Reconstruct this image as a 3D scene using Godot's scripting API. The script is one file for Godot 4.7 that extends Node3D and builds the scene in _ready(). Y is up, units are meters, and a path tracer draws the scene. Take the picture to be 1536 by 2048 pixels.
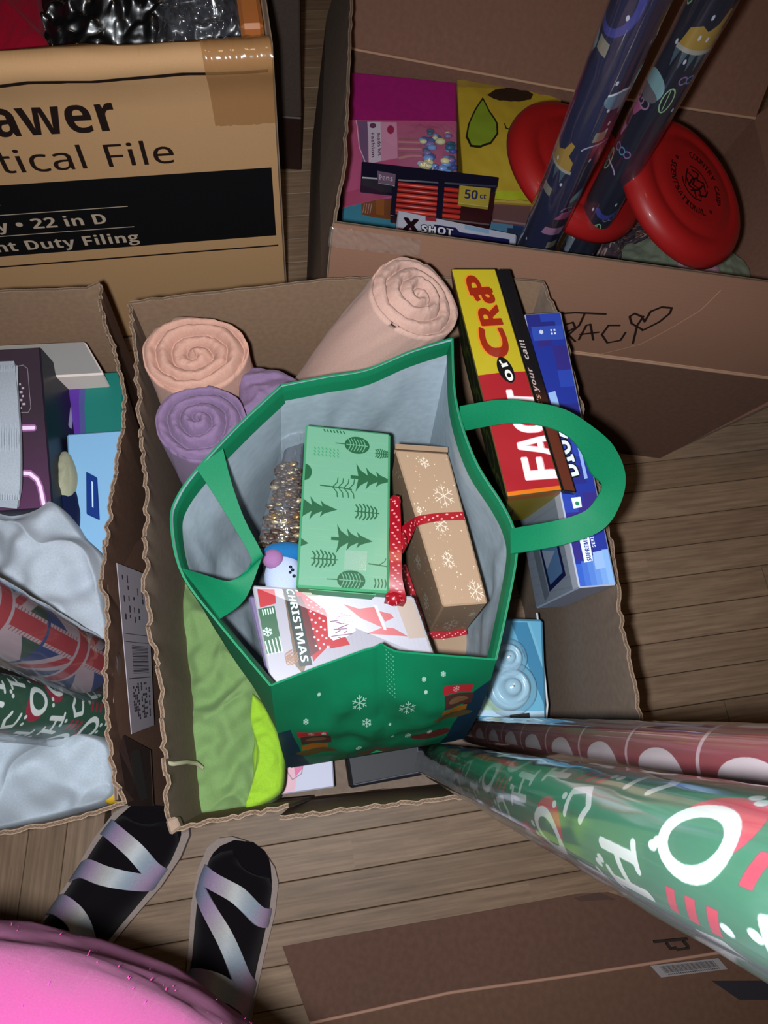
extends Node3D
# A phone's flash photograph, looking down into open cartons of gifts on a plank floor.
const FL := 1600.0
const EYE := Vector3(0, 1.15, 0)
var VB: Basis
var ROOTN := {}
var rng := RandomNumberGenerator.new()
var nz := FastNoiseLite.new()


# ---------- picture drawing (flat print only) ----------
class Cv:
	var im: Image
	var k := 2.0
	var w: float
	var h: float
	func _init(w_: float, h_: float, bg: Color, k_ := 2.0) -> void:
		w = w_
		h = h_
		k = k_
		im = Image.create(int(w * k), int(h * k), false, Image.FORMAT_RGBA8)
		im.fill(bg)
	func rect(x: float, y: float, a: float, b: float, c: Color) -> void:
		im.fill_rect(Rect2i(int(x * k), int(y * k), maxi(1, int(a * k)), maxi(1, int(b * k))), c)
	func rings(loops: Array, c: Color) -> void:
		var lo := 1e9
		var hi := -1e9
		for l in loops:
			for p in l:
				lo = minf(lo, p.y)
				hi = maxf(hi, p.y)
		var y0 := maxi(0, int(lo * k))
		var y1 := mini(im.get_height() - 1, int(hi * k) + 1)
		for y in range(y0, y1 + 1):
			var yy := (y + 0.5) / k
			var xs := []
			for l in loops:
				var n: int = l.size()
				for i in n:
					var a: Vector2 = l[i]
					var b: Vector2 = l[(i + 1) % n]
					if (a.y <= yy) != (b.y <= yy):
						xs.append(a.x + (yy - a.y) / (b.y - a.y) * (b.x - a.x))
			xs.sort()
			for i in range(0, xs.size() - 1, 2):
				var x0 := int(round(xs[i] * k))
				var x1 := int(round(xs[i + 1] * k))
				if x1 > x0:
					im.fill_rect(Rect2i(x0, y, x1 - x0, 1), c)
	func poly(pts, c: Color) -> void:
		rings([pts], c)
	func ell(x: float, y: float, rx: float, ry: float, c: Color, rot := 0.0) -> void:
		var p := PackedVector2Array()
		for i in 28:
			p.append(Vector2(x, y) + Vector2(cos(TAU * i / 28) * rx, sin(TAU * i / 28) * ry).rotated(rot))
		poly(p, c)
	func line(a: Vector2, b: Vector2, wd: float, c: Color) -> void:
		var n := (b - a).orthogonal().normalized() * wd * 0.5
		poly([a + n, b + n, b - n, a - n], c)
	func path(pts, wd: float, c: Color, round_ := true) -> void:
		for i in pts.size() - 1:
			line(pts[i], pts[i + 1], wd, c)
		if round_:
			for p in pts:
				if wd > 1.5:
					ell(p.x, p.y, wd * 0.5, wd * 0.5, c)
	func arc(x: float, y: float, rx: float, ry: float, a0: float, a1: float, wd: float, c: Color) -> void:
		var p := []
		for i in 17:
			var t := lerpf(a0, a1, i / 16.0)
			p.append(Vector2(x + cos(t) * rx, y + sin(t) * ry))
		path(p, wd, c)
	# text with its baseline from a to b (fitted), letters «size» high in em
	func text(s: String, a: Vector2, b: Vector2, size: float, c: Color, bold := false, face := "Droid Sans", fat := 0.0) -> void:
		var f := SystemFont.new()
		f.font_names = PackedStringArray([face])
		f.font_weight = 700 if bold else 400
		var t := TextMesh.new()
		t.text = s
		t.font = f
		t.font_size = 64
		t.pixel_size = 1.0 / 64
		t.depth = 0.0
		t.curve_step = 4.0
		t.horizontal_alignment = HORIZONTAL_ALIGNMENT_LEFT
		t.vertical_alignment = VERTICAL_ALIGNMENT_BOTTOM
		var ar := t.get_mesh_arrays()
		if ar.is_empty() or ar[0] == null or ar[0].size() == 0:
			return
		var v: PackedVector3Array = ar[Mesh.ARRAY_VERTEX]
		var ix = ar[Mesh.ARRAY_INDEX]
		if ix == null or ix.size() == 0:
			ix = PackedInt32Array(range(v.size()))
		var x0 := 1e9
		var x1 := -1e9
		for p in v:
			x0 = minf(x0, p.x)
			x1 = maxf(x1, p.x)
		var base := f.get_descent(64) / 64.0
		var dx := (b - a) / maxf(0.01, x1 - x0)
		var dy := (b - a).normalized().orthogonal() * -size
		dy = Vector2((b - a).normalized().y, -(b - a).normalized().x) * size
		for i in range(0, ix.size(), 3):
			var q := []
			for j in 3:
				var p: Vector3 = v[ix[i + j]]
				q.append(a + dx * (p.x - x0) + dy * (p.y - base))
			if fat > 0.0:
				var m: Vector2 = (q[0] + q[1] + q[2]) / 3.0
				for j in 3:
					line(q[j], q[(j + 1) % 3], fat, c)
			poly(q, c)
	func flake(x: float, y: float, r: float, c: Color, wd := 1.5) -> void:
		for i in 6:
			var d := Vector2.from_angle(PI / 6 + i * PI / 3)
			var o := Vector2(x, y)
			line(o, o + d * r, wd, c)
			for s in [-1, 1]:
				line(o + d * r * 0.55, o + d * r * 0.55 + d.rotated(s * 0.9) * r * 0.38, wd, c)
	func speck(n: int, a: float, seed_: int, r := 1.0) -> void:
		var g := RandomNumberGenerator.new()
		g.seed = seed_
		for i in n:
			var x := g.randi_range(0, im.get_width() - 1)
			var y := g.randi_range(0, im.get_height() - 1)
			var c := im.get_pixel(x, y)
			var d := g.randf_range(-a, a)
			im.fill_rect(Rect2i(x, y, int(k * g.randf_range(1, 3) * r), int(k * r)), Color(c.r + d, c.g + d, c.b + d))
	func tex() -> ImageTexture:
		im.resize(int(w), int(h), Image.INTERPOLATE_LANCZOS if k <= 2.0 else Image.INTERPOLATE_BILINEAR)
		return ImageTexture.create_from_image(im)


# ---------- mesh building ----------
class MB:
	var surf := {}
	var sum := Vector3.ZERO
	func st(m: Material) -> SurfaceTool:
		if not surf.has(m):
			var s := SurfaceTool.new()
			s.begin(Mesh.PRIMITIVE_TRIANGLES)
			surf[m] = s
		return surf[m]
	func tri(m: Material, p: Array, u: Array, smooth := true) -> void:
		var s := st(m)
		s.set_smooth_group(0 if smooth else -1)
		for i in 3:
			s.set_uv(u[i])
			s.add_vertex(p[i])
	func quad(m: Material, a, b, c, d, ua := Vector2(0, 0), ub := Vector2(1, 0), uc := Vector2(1, 1), ud := Vector2(0, 1), smooth := false) -> void:
		tri(m, [a, b, c], [ua, ub, uc], smooth)
		tri(m, [a, c, d], [ua, uc, ud], smooth)
	# a sheet: fn(u, v) gives points with u to the right and v down as seen from its front
	func sheet(m: Material, fn: Callable, nu: int, nv: int, us := 1.0, vs := 1.0) -> void:
		var p := []
		for i in nu + 1:
			var col := []
			for j in nv + 1:
				col.append(fn.call(float(i) / nu, float(j) / nv))
			p.append(col)
		grid(m, p, us, vs)
	func grid(m: Material, p: Array, us := 1.0, vs := 1.0) -> void:
		var nu: int = p.size() - 1
		var nv: int = p[0].size() - 1
		for i in nu:
			for j in nv:
				var u0 := us * i / nu
				var u1 := us * (i + 1) / nu
				var v0 := vs * j / nv
				var v1 := vs * (j + 1) / nv
				quad(m, p[i][j], p[i + 1][j], p[i + 1][j + 1], p[i][j + 1], Vector2(u0, v0), Vector2(u1, v0), Vector2(u1, v1), Vector2(u0, v1), true)
	# the same with thickness: front, back and edge materials
	func shell(front: Material, back: Material, edge: Material, fn: Callable, nu: int, nv: int, th: float, us := 1.0, vs := 1.0, el := 20.0) -> void:
		var p := []
		for i in nu + 1:
			var col := []
			for j in nv + 1:
				col.append(fn.call(float(i) / nu, float(j) / nv))
			p.append(col)
		var a := []
		var b := []
		for i in nu + 1:
			var ca := []
			var cb := []
			for j in nv + 1:
				var du: Vector3 = p[mini(i + 1, nu)][j] - p[maxi(i - 1, 0)][j]
				var dv: Vector3 = p[i][mini(j + 1, nv)] - p[i][maxi(j - 1, 0)]
				var n := dv.cross(du).normalized()
				ca.append(p[i][j] + n * th * 0.5)
				cb.append(p[i][j] - n * th * 0.5)
			a.append(ca)
			b.append(cb)
		grid(front, a, us, vs)
		var br := b.duplicate()
		br.reverse()
		grid(back, br, us, vs)
		for i in nu:
			var e0 := el * i / nu
			var e1 := el * (i + 1) / nu
			quad(edge, b[i][0], b[i + 1][0], a[i + 1][0], a[i][0], Vector2(e0, 0), Vector2(e1, 0), Vector2(e1, 1), Vector2(e0, 1))
			quad(edge, a[i][nv], a[i + 1][nv], b[i + 1][nv], b[i][nv], Vector2(e0, 0), Vector2(e1, 0), Vector2(e1, 1), Vector2(e0, 1))
		for j in nv:
			var e0 := el * j / nv
			var e1 := el * (j + 1) / nv
			quad(edge, b[0][j + 1], b[0][j], a[0][j], a[0][j + 1], Vector2(e1, 0), Vector2(e0, 0), Vector2(e0, 1), Vector2(e1, 1))
			quad(edge, b[nu][j], b[nu][j + 1], a[nu][j + 1], a[nu][j], Vector2(e0, 0), Vector2(e1, 0), Vector2(e1, 1), Vector2(e0, 1))
	# a box between eight corners with chamfered edges; top and bottom run round from the far left, as seen from above
	func hexa(t: Array, b: Array, bev: float, base: Material, mats := {}) -> void:
		var c: Array = t + b
		var mid := Vector3.ZERO
		for q in c:
			mid += q / 8.0
		var faces := {"top": [0, 1, 2, 3], "front": [3, 2, 6, 7], "right": [2, 1, 5, 6], "back": [1, 0, 4, 5], "left": [0, 3, 7, 4], "bottom": [7, 6, 5, 4]}
		var ins := {}
		for f in faces:
			var ix: Array = faces[f]
			var q := []
			for i in 4:
				var o: Vector3 = c[ix[i]]
				var nx: Vector3 = c[ix[(i + 1) % 4]] - o
				var pv: Vector3 = c[ix[(i + 3) % 4]] - o
				q.append(o + nx.normalized() * minf(bev, nx.length() * 0.45) + pv.normalized() * minf(bev, pv.length() * 0.45))
			for i in 4:
				ins[[f, ix[i]]] = q[i]
			quad(mats.get(f, base), q[0], q[1], q[2], q[3])
		for f in faces:
			for g in faces:
				if f < g:
					var sh := []
					for i in faces[f]:
						if i in faces[g]:
							sh.append(i)
					if sh.size() == 2:
						face_out(base, [ins[[f, sh[0]]], ins[[f, sh[1]]], ins[[g, sh[1]]], ins[[g, sh[0]]]], mid)
		for i in 8:
			var q := []
			for f in faces:
				if i in faces[f]:
					q.append(ins[[f, i]])
			face_out(base, q, mid)
	func face_out(m: Material, q: Array, mid: Vector3) -> void:
		var n: Vector3 = (q[1] - q[0]).cross(q[2] - q[0])
		if n.dot(q[0] - mid) > 0:
			q.reverse()
		for i in q.size() - 2:
			tri(m, [q[0], q[i + 1], q[i + 2]], [Vector2.ZERO, Vector2(0.1, 0), Vector2(0.1, 0.1)], false)
	# a tube along points with a radius at each; uv.x runs round, uv.y along
	func tube(m: Material, pts: Array, rad: Array, n := 14, us := 1.0, vs := 1.0, cap: Material = null, flat := 1.0, flatdir := Vector3.UP) -> void:
		var rows := []
		var d0: Vector3 = (pts[1] - pts[0]).normalized()
		var e1: Vector3 = d0.cross(flatdir)
		if e1.length() < 0.05:
			e1 = d0.cross(Vector3.RIGHT)
		e1 = e1.normalized()
		for i in pts.size():
			var d: Vector3 = (pts[mini(i + 1, pts.size() - 1)] - pts[maxi(i - 1, 0)]).normalized()
			e1 = (e1 - d * e1.dot(d)).normalized()
			var e2: Vector3 = e1.cross(d)
			var row := []
			for j in n + 1:
				var a := TAU * j / n
				row.append(pts[i] + (e1 * cos(a) + e2 * sin(a) * flat) * rad[i])
			rows.append(row)
		var p := []
		for j in n + 1:
			var col := []
			for i in rows.size():
				col.append(rows[i][j])
			p.append(col)
		grid(m, p, us, vs)
		if cap:
			for e in [0, rows.size() - 1]:
				for j in n:
					tri(cap, [pts[e], rows[e][j], rows[e][j + 1]] if e > 0 else [pts[e], rows[e][j + 1], rows[e][j]], [Vector2(0.5, 0.5), Vector2(0, 0), Vector2(1, 0)], false)
	# a lathe: profile of Vector2(radius, height) about an axis
	func lathe(m: Material, xf: Transform3D, prof: Array, n := 32) -> void:
		var p := []
		for j in n + 1:
			var col := []
			var a := -TAU * j / n
			for q in prof:
				col.append(xf * Vector3(cos(a) * q.x, q.y, sin(a) * q.x))
			p.append(col)
		grid(m, p, 1.0, 1.0)
	func ball(m: Material, xf: Transform3D, n := 12) -> void:
		var prof := []
		for i in n + 1:
			var a := PI * i / n
			prof.append(Vector2(maxf(0.0004, sin(a)), cos(a)))
		lathe(m, xf, prof, n * 2)
	# a flat outline with thickness, in the plane of xf (x right, z down as seen from above)
	func slab(m: Material, edge: Material, xf: Transform3D, outline: PackedVector2Array, th: float, size := Vector2.ONE) -> void:
		var ix := Geometry2D.triangulate_polygon(outline)
		for i in range(0, ix.size(), 3):
			for s in [0, 1]:
				var p := []
				var u := []
				for j in 3:
					var q: Vector2 = outline[ix[i + j]]
					p.append(xf * Vector3(q.x, -th * s, q.y))
					u.append(q / size)
				var n: Vector3 = (p[1] - p[0]).cross(p[2] - p[0])
				if (n.dot(xf.basis.y) > 0) != (s == 1):
					p.reverse()
					u.reverse()
				tri(m, p, u, false)
		for i in outline.size():
			var a: Vector2 = outline[i]
			var b: Vector2 = outline[(i + 1) % outline.size()]
			var l := a.distance_to(b) / 0.012
			quad(edge, xf * Vector3(a.x, 0, a.y), xf * Vector3(b.x, 0, b.y), xf * Vector3(b.x, -th, b.y), xf * Vector3(a.x, -th, a.y), Vector2(0, 0), Vector2(l, 0), Vector2(l, 1), Vector2(0, 1))
	func mesh(off: Vector3) -> ArrayMesh:
		var am := ArrayMesh.new()
		for m in surf:
			var s: SurfaceTool = surf[m]
			s.generate_normals()
			var ar := s.commit_to_arrays()
			if off != Vector3.ZERO:
				var v: PackedVector3Array = ar[Mesh.ARRAY_VERTEX]
				for i in v.size():
					v[i] -= off
				ar[Mesh.ARRAY_VERTEX] = v
			am.add_surface_from_arrays(Mesh.PRIMITIVE_TRIANGLES, ar)
			am.surface_set_material(am.get_surface_count() - 1, m)
		return am


# ---------- scene graph ----------
func numbered(called: String) -> String:
	var n: int = ROOTN.get(called, -1) + 1
	ROOTN[called] = n
	return called if n == 0 else "%s_%03d" % [called, n]


func tag(o: Node, label: String, category: String, group := "", kind := "") -> void:
	o.set_meta("label", label)
	if category:
		o.set_meta("category", category)
	if group:
		o.set_meta("group", group)
	if kind:
		o.set_meta("kind", kind)


func thing(called: String, label: String, category: String, at: Vector3, group := "") -> Node3D:
	var o := Node3D.new()
	o.name = numbered(called)
	add_child(o)
	o.position = at
	tag(o, label, category, group)
	return o


func whole(n: Node3D) -> Vector3:
	var at := Vector3.ZERO
	var q: Node = n
	while q is Node3D and q != self:
		at += (q as Node3D).position
		q = q.get_parent()
	return at


func part(called: String, mb: MB, parent: Node3D, label := "") -> MeshInstance3D:
	var o := MeshInstance3D.new()
	o.name = called
	o.mesh = mb.mesh(whole(parent))
	parent.add_child(o, true)
	if label:
		o.set_meta("label", label)
	return o


# a thing that is one mesh, or the body that carries parts
func solo(called: String, mb: MB, at: Vector3, label: String, category: String, group := "") -> MeshInstance3D:
	var o := MeshInstance3D.new()
	o.name = numbered(called)
	o.mesh = mb.mesh(at)
	add_child(o)
	o.position = at
	tag(o, label, category, group)
	return o


func struct(called: String, mb: MB, at: Vector3, label: String) -> MeshInstance3D:
	var o := MeshInstance3D.new()
	o.name = called
	o.mesh = mb.mesh(at)
	add_child(o)
	o.position = at
	o.set_meta("kind", "structure")
	o.set_meta("label", label)
	return o


# ---------- materials ----------
var GRAIN: NoiseTexture2D
var FINE: NoiseTexture2D
var WEAVE: NoiseTexture2D
var FINE_N: NoiseTexture2D


func noise_tex(freq: float, lo: float, size := 256, normal := false, strength := 4.0) -> NoiseTexture2D:
	var n := FastNoiseLite.new()
	n.seed = int(freq * 1000)
	n.frequency = freq
	n.fractal_octaves = 4
	var t := NoiseTexture2D.new()
	t.width = size
	t.height = size
	t.seamless = true
	t.noise = n
	if normal:
		t.as_normal_map = true
		t.bump_strength = strength
	else:
		var g := Gradient.new()
		g.colors = PackedColorArray([Color(lo, lo, lo), Color(1, 1, 1)])
		t.color_ramp = g
	return t


func mat(c: Color, rough := 0.8, o := {}) -> StandardMaterial3D:
	var m := StandardMaterial3D.new()
	m.albedo_color = c
	m.roughness = rough
	m.metallic_specular = o.get("spec", 0.4)
	if o.has("metal"):
		m.metallic = o.metal
	if o.has("tex"):
		m.albedo_texture = o.tex
	if o.has("grain"):
		m.albedo_texture = GRAIN
		m.uv1_triplanar = true
		m.uv1_scale = Vector3.ONE * o.grain
	if o.has("bump"):
		m.normal_enabled = true
		m.normal_texture = o.bump
		m.normal_scale = o.get("bumpscale", 0.6)
	if o.has("coat"):
		m.clearcoat_enabled = true
		m.clearcoat = o.coat
		m.clearcoat_roughness = o.get("coatrough", 0.08)
	if o.has("rim"):
		m.rim_enabled = true
		m.rim = o.rim
	if o.has("alpha"):
		m.transparency = BaseMaterial3D.TRANSPARENCY_ALPHA
		m.albedo_color.a = o.alpha
	m.cull_mode = BaseMaterial3D.CULL_DISABLED
	return m


func pic(cv: Cv, rough := 0.6, o := {}) -> StandardMaterial3D:
	var d := o.duplicate()
	d.tex = cv.tex()
	return mat(Color.WHITE, rough, d)


func cloth_mat(c: Color, s := 25.0) -> StandardMaterial3D:
	var m := mat(c, 0.95, {"grain": s, "rim": 0.4, "spec": 0.2})
	m.normal_enabled = true
	m.normal_texture = WEAVE
	m.normal_scale = 0.5
	return m


# ---------- places ----------
# the point at height h on the line of sight through a place in the 1536 x 2048 frame
func P(x: float, y: float, h: float) -> Vector3:
	var d := VB * Vector3(x - 768, 1024 - y, -FL)
	return EYE + d * ((h - EYE.y) / d.y)


func Q(x: float, y: float, depth: float) -> Vector3:
	return EYE + VB * Vector3((x - 768) / FL * depth, (1024 - y) / FL * depth, -depth)


# direction of the sight line through a place in the frame
func R(x: float, y: float) -> Vector3:
	return (VB * Vector3(x - 768, 1024 - y, -FL)).normalized()


func PL(a: Array, h: float) -> Array:
	var r := []
	for p in a:
		r.append(P(p[0], p[1], p[2] if p.size() > 2 else h))
	return r


# where a place in the frame lies on the face q (corners from the far left round), as canvas points
func on(q: Array, cv: Cv, pts: Array) -> PackedVector2Array:
	var du: Vector3 = q[1] - q[0]
	var dv: Vector3 = q[3] - q[0]
	var n := du.cross(dv).normalized()
	var r := PackedVector2Array()
	for p in pts:
		var d := VB * Vector3(p[0] - 768, 1024 - p[1], -FL)
		var x: Vector3 = EYE + d * (n.dot(q[0] - EYE) / n.dot(d)) - q[0]
		var uu := du.dot(du)
		var uv := du.dot(dv)
		var vv := dv.dot(dv)
		var xu := x.dot(du)
		var xv := x.dot(dv)
		var det := uu * vv - uv * uv
		r.append(Vector2((xu * vv - xv * uv) / det * cv.w, (xv * uu - xu * uv) / det * cv.h))
	return r


func along(a: Array, t: float) -> Vector3:
	var total := 0.0
	for i in a.size() - 1:
		total += a[i].distance_to(a[i + 1])
	var s := clampf(t, 0, 1) * total
	for i in a.size() - 1:
		var l: float = a[i].distance_to(a[i + 1])
		if s <= l or i == a.size() - 2:
			return a[i].lerp(a[i + 1], clampf(s / maxf(l, 1e-6), 0, 1))
		s -= l
	return a[-1]


func smooth_along(a: Array, t: float) -> Vector3:
	var n: int = a.size() - 1
	var f := clampf(t, 0, 1) * n
	var i := mini(int(f), n - 1)
	return a[i].cubic_interpolate(a[i + 1], a[maxi(i - 1, 0)], a[mini(i + 2, n)], f - i)


func drop(a: Array, h: float, s := 1.0, by := Vector3.ZERO) -> Array:
	var mid := Vector3.ZERO
	for p in a:
		mid += p / a.size()
	var r := []
	for p in a:
		var q: Vector3 = mid + (p - mid) * s + by
		r.append(Vector3(q.x, h, q.z))
	return r


func shifted(a: Array, by: Vector3) -> Array:
	var r := []
	for p in a:
		r.append(p + by)
	return r


# ---------- the whole scene ----------
func _ready() -> void:
	rng.seed = 11
	nz.seed = 5
	nz.frequency = 1.0
	nz.fractal_octaves = 2
	var n := Vector3(630 - 768, 1024 - 1580, -FL).normalized()
	var up := -n
	var ax := (Vector3.RIGHT - up * up.x).normalized()
	var az := ax.cross(up)
	VB = Basis(Vector3(ax.x, up.x, az.x), Vector3(ax.y, up.y, az.y), Vector3(ax.z, up.z, az.z))
	var cam := Camera3D.new()
	cam.name = "camera"
	cam.transform = Transform3D(VB, EYE)
	cam.fov = rad_to_deg(2.0 * atan(1024.0 / FL))
	cam.near = 0.01
	cam.far = 30.0
	add_child(cam)
	cam.current = true
	var env := Environment.new()
	env.background_mode = Environment.BG_COLOR
	env.background_color = Color(0.02, 0.02, 0.025)
	env.tonemap_mode = Environment.TONE_MAPPER_LINEAR
	env.tonemap_exposure = 1.0
	env.sdfgi_enabled = true
	env.ssao_enabled = true
	env.ssil_enabled = true
	var we := WorldEnvironment.new()
	we.name = "environment"
	we.environment = env
	add_child(we)
	# the phone's flash, beside the lens
	var flash := SpotLight3D.new()
	flash.name = "flash"
	flash.light_color = Color(0.96, 0.98, 1.0)
	flash.light_energy = 1.15
	flash.light_size = 0.004
	flash.spot_range = 12.0
	flash.spot_attenuation = 2.0
	flash.spot_angle = 62.0
	flash.spot_angle_attenuation = 1.0
	flash.shadow_enabled = true
	flash.position = EYE + VB * Vector3(-0.030, -0.010, 0.0)
	add_child(flash)
	flash.look_at_from_position(flash.position, flash.position + R(600, 1150), Vector3.FORWARD)
	GRAIN = noise_tex(0.05, 0.90)
	FINE = noise_tex(0.12, 0.6)
	FINE_N = noise_tex(0.08, 0.0, 256, true, 6.0)
	WEAVE = noise_tex(0.35, 0.0, 256, true, 5.0)
	room()
	centre_box()
	left_box()
	back_box()
	file_box()
	flat_box()
	furniture_leg()
	person()
	bag()
	bag_gifts()
	centre_things()
	left_things()
	back_things()
	file_things()
	rolls()


var KRAFT: StandardMaterial3D
var KRAFT_IN: StandardMaterial3D
var KRAFT_DARK: StandardMaterial3D
var EDGE: StandardMaterial3D
var TAPE: StandardMaterial3D
var KRAFT_RED: StandardMaterial3D


func wood_tex(c: Color, seed_: int) -> ImageTexture:
	var im := Image.create(512, 48, false, Image.FORMAT_RGBA8)
	var f := FastNoiseLite.new()
	f.seed = seed_
	f.frequency = 0.02
	f.fractal_octaves = 4
	for y in 48:
		for x in 512:
			var a := f.get_noise_2d(x * 0.35, y * 9.0) * 0.13 + f.get_noise_2d(x * 0.9 + 900, y * 3.0) * 0.10
			if f.get_noise_2d(x * 0.5, y * 22.0 + 300) > 0.34:
				a -= 0.05
			im.set_pixel(x, y, Color(c.r * (1 + a), c.g * (1 + a * 1.08), c.b * (1 + a * 1.15)))
	return ImageTexture.create_from_image(im)


func plank(parent: Node3D, a: Vector3, dir: Vector3, len_: float, wd: float, m: Material) -> void:
	var sd := dir.cross(Vector3.UP) * (wd * 0.5 - 0.0004)
	var y := rng.randf_range(-0.0005, 0.0003)
	var a0 := a + dir * 0.0004 + Vector3(0, y, 0)
	var a1 := a + dir * (len_ - 0.0004) + Vector3(0, y, 0)
	var dn := Vector3(0, -0.012, 0)
	var mb := MB.new()
	var b := 0.0008
	var i0 := dir * b * 0.5
	var s1 := sd.normalized() * b
	var t := [a0 - sd, a1 - sd, a1 + sd, a0 + sd]
	var c := [t[0] + i0 + s1, t[1] - i0 + s1, t[2] - i0 - s1, t[3] + i0 - s1]
	var u0 := rng.randf()
	var u1 := u0 + len_ / 0.9
	var v0 := rng.randf()
	mb.quad(m, c[0], c[1], c[2], c[3], Vector2(u0, v0), Vector2(u1, v0), Vector2(u1, v0 + 1), Vector2(u0, v0 + 1))
	for i in 4:
		var j := (i + 1) % 4
		var e := Vector3(0, -b, 0)
		mb.quad(m, t[i] + e, t[j] + e, c[j], c[i], Vector2(u0, v0), Vector2(u0 + 0.1, v0), Vector2(u0 + 0.1, v0 + 0.03), Vector2(u0, v0 + 0.03))
		mb.quad(m, t[j] + e, t[i] + e, t[i] + dn, t[j] + dn, Vector2(u0, v0), Vector2(u0 + 0.1, v0), Vector2(u0 + 0.1, v0 + 0.03), Vector2(u0, v0 + 0.03))
	part("plank", mb, parent)


func room() -> void:
	var x0 := -1.5
	var x1 := 1.9
	var z0 := -2.3
	var z1 := 1.2
	var sub := mat(Color(0.16, 0.11, 0.08), 0.9)
	var mb := MB.new()
	mb.hexa([Vector3(x0, -0.011, z0), Vector3(x1, -0.011, z0), Vector3(x1, -0.011, z1), Vector3(x0, -0.011, z1)], [Vector3(x0, -0.1, z0), Vector3(x1, -0.1, z0), Vector3(x1, -0.1, z1), Vector3(x0, -0.1, z1)], 0.001, sub)
	var fl := struct("floor", mb, Vector3(0, 0, 0), "worn brown narrow-plank wooden floor under the cartons")
	var woods := []
	for i in 5:
		var c: Color = [Color(0.50, 0.41, 0.33), Color(0.515, 0.42, 0.335), Color(0.485, 0.395, 0.315), Color(0.525, 0.43, 0.345), Color(0.495, 0.40, 0.32)][i]
		woods.append(mat(Color.WHITE, 0.5, {"tex": wood_tex(c, 40 + i), "spec": 0.35}))
	var yaw := deg_to_rad(8.5)
	var dir := Vector3(cos(yaw), 0, -sin(yaw))
	var side := Vector3(sin(yaw), 0, cos(yaw))
	var wd := 0.0475
	var bx := -0.268
	for r in range(-36, 12):
		var t := r * wd + 0.012
		var o := side * (t + wd * 0.5)
		var s := -0.95 + rng.randf_range(-0.25, 0.0)
		if o.z > -0.30:
			s = (bx - o.x) / dir.x + rng.randf_range(0.0, 0.001)
		while s < 1.15:
			var l := rng.randf_range(0.8, 1.7)
			if s + l > 1.0:
				l = 1.2 - s
			plank(fl, o + dir * s, dir, l, wd, woods[rng.randi() % 5])
			s += l
	var cx := bx - 0.006
	for i in 11:
		plank(fl, Vector3(cx - wd * (i + 0.5), 0, -0.33), Vector3(0, 0, 1), 0.95, wd, woods[(i * 2) % 5])
	# the boards beyond what the picture reaches
	var far := MB.new()
	for q in [[-1.5, 1.9, -2.3, -1.95], [1.35, 1.9, -1.95, 1.2], [-1.5, -1.2, -1.95, 1.2]]:
		var z: float = q[2]
		while z < q[3]:
			var e := minf(z + wd, q[3])
			far.quad(woods[int(z * 100) & 3], Vector3(q[0], -0.001, z), Vector3(q[1], -0.001, z), Vector3(q[1], -0.001, e - 0.001), Vector3(q[0], -0.001, e - 0.001), Vector2(0, 0), Vector2(3, 0), Vector2(3, 1), Vector2(0, 1))
			z += wd
	var fp := part("outer_planks", far, fl)
	fp.set_meta("kind", "stuff")
	var paint := mat(Color(0.55, 0.52, 0.48), 0.9, {"grain": 2.0})
	var walls := {"wall_back": [x0, x1, z0 - 0.1, z0], "wall_front": [x0, x1, z1, z1 + 0.1], "wall_left": [x0 - 0.1, x0, z0, z1], "wall_right": [x1, x1 + 0.1, z0, z1]}
	for w in walls:
		var q: Array = walls[w]
		var m2 := MB.new()
		m2.hexa([Vector3(q[0], 2.4, q[2]), Vector3(q[1], 2.4, q[2]), Vector3(q[1], 2.4, q[3]), Vector3(q[0], 2.4, q[3])], [Vector3(q[0], -0.1, q[2]), Vector3(q[1], -0.1, q[2]), Vector3(q[1], -0.1, q[3]), Vector3(q[0], -0.1, q[3])], 0.002, paint)
		struct(w, m2, Vector3((q[0] + q[1]) / 2, 0, (q[2] + q[3]) / 2), "plain painted room wall")
	var m3 := MB.new()
	m3.hexa([Vector3(x0, 2.5, z0), Vector3(x1, 2.5, z0), Vector3(x1, 2.5, z1), Vector3(x0, 2.5, z1)], [Vector3(x0, 2.4, z0), Vector3(x1, 2.4, z0), Vector3(x1, 2.4, z1), Vector3(x0, 2.4, z1)], 0.002, paint)
	struct("ceiling", m3, Vector3(0.2, 2.4, -0.5), "plain painted ceiling")
	# an added dim fill lamp under the ceiling, out of view, lifting the shadows
	var glow := mat(Color(0.9, 0.85, 0.75), 0.5)
	glow.emission_enabled = true
	glow.emission = Color(1.0, 0.86, 0.68)
	glow.emission_energy_multiplier = 0.5
	var lm := MB.new()
	lm.lathe(glow, Transform3D(Basis(), Vector3(0.3, 2.36, -0.6)), [Vector2(0.001, -0.03), Vector2(0.1, -0.025), Vector2(0.15, 0.0), Vector2(0.15, 0.04)], 24)
	var lo := solo("added_fill_lamp", lm, Vector3(0.3, 2.36, -0.6), "added round fill lamp on the ceiling, out of view, lifting the shadows", "lamp")
	lo.set_meta("label", "added round fill lamp on the ceiling, out of view, lifting the shadows")
	var li := OmniLight3D.new()
	li.name = "added_fill_light"
	li.light_color = Color(1.0, 0.86, 0.70)
	li.light_energy = 0.2
	li.light_size = 0.15
	li.omni_range = 12.0
	li.omni_attenuation = 2.0
	li.shadow_enabled = true
	li.position = Vector3(0.3, 2.30, -0.6)
	add_child(li)


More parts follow.
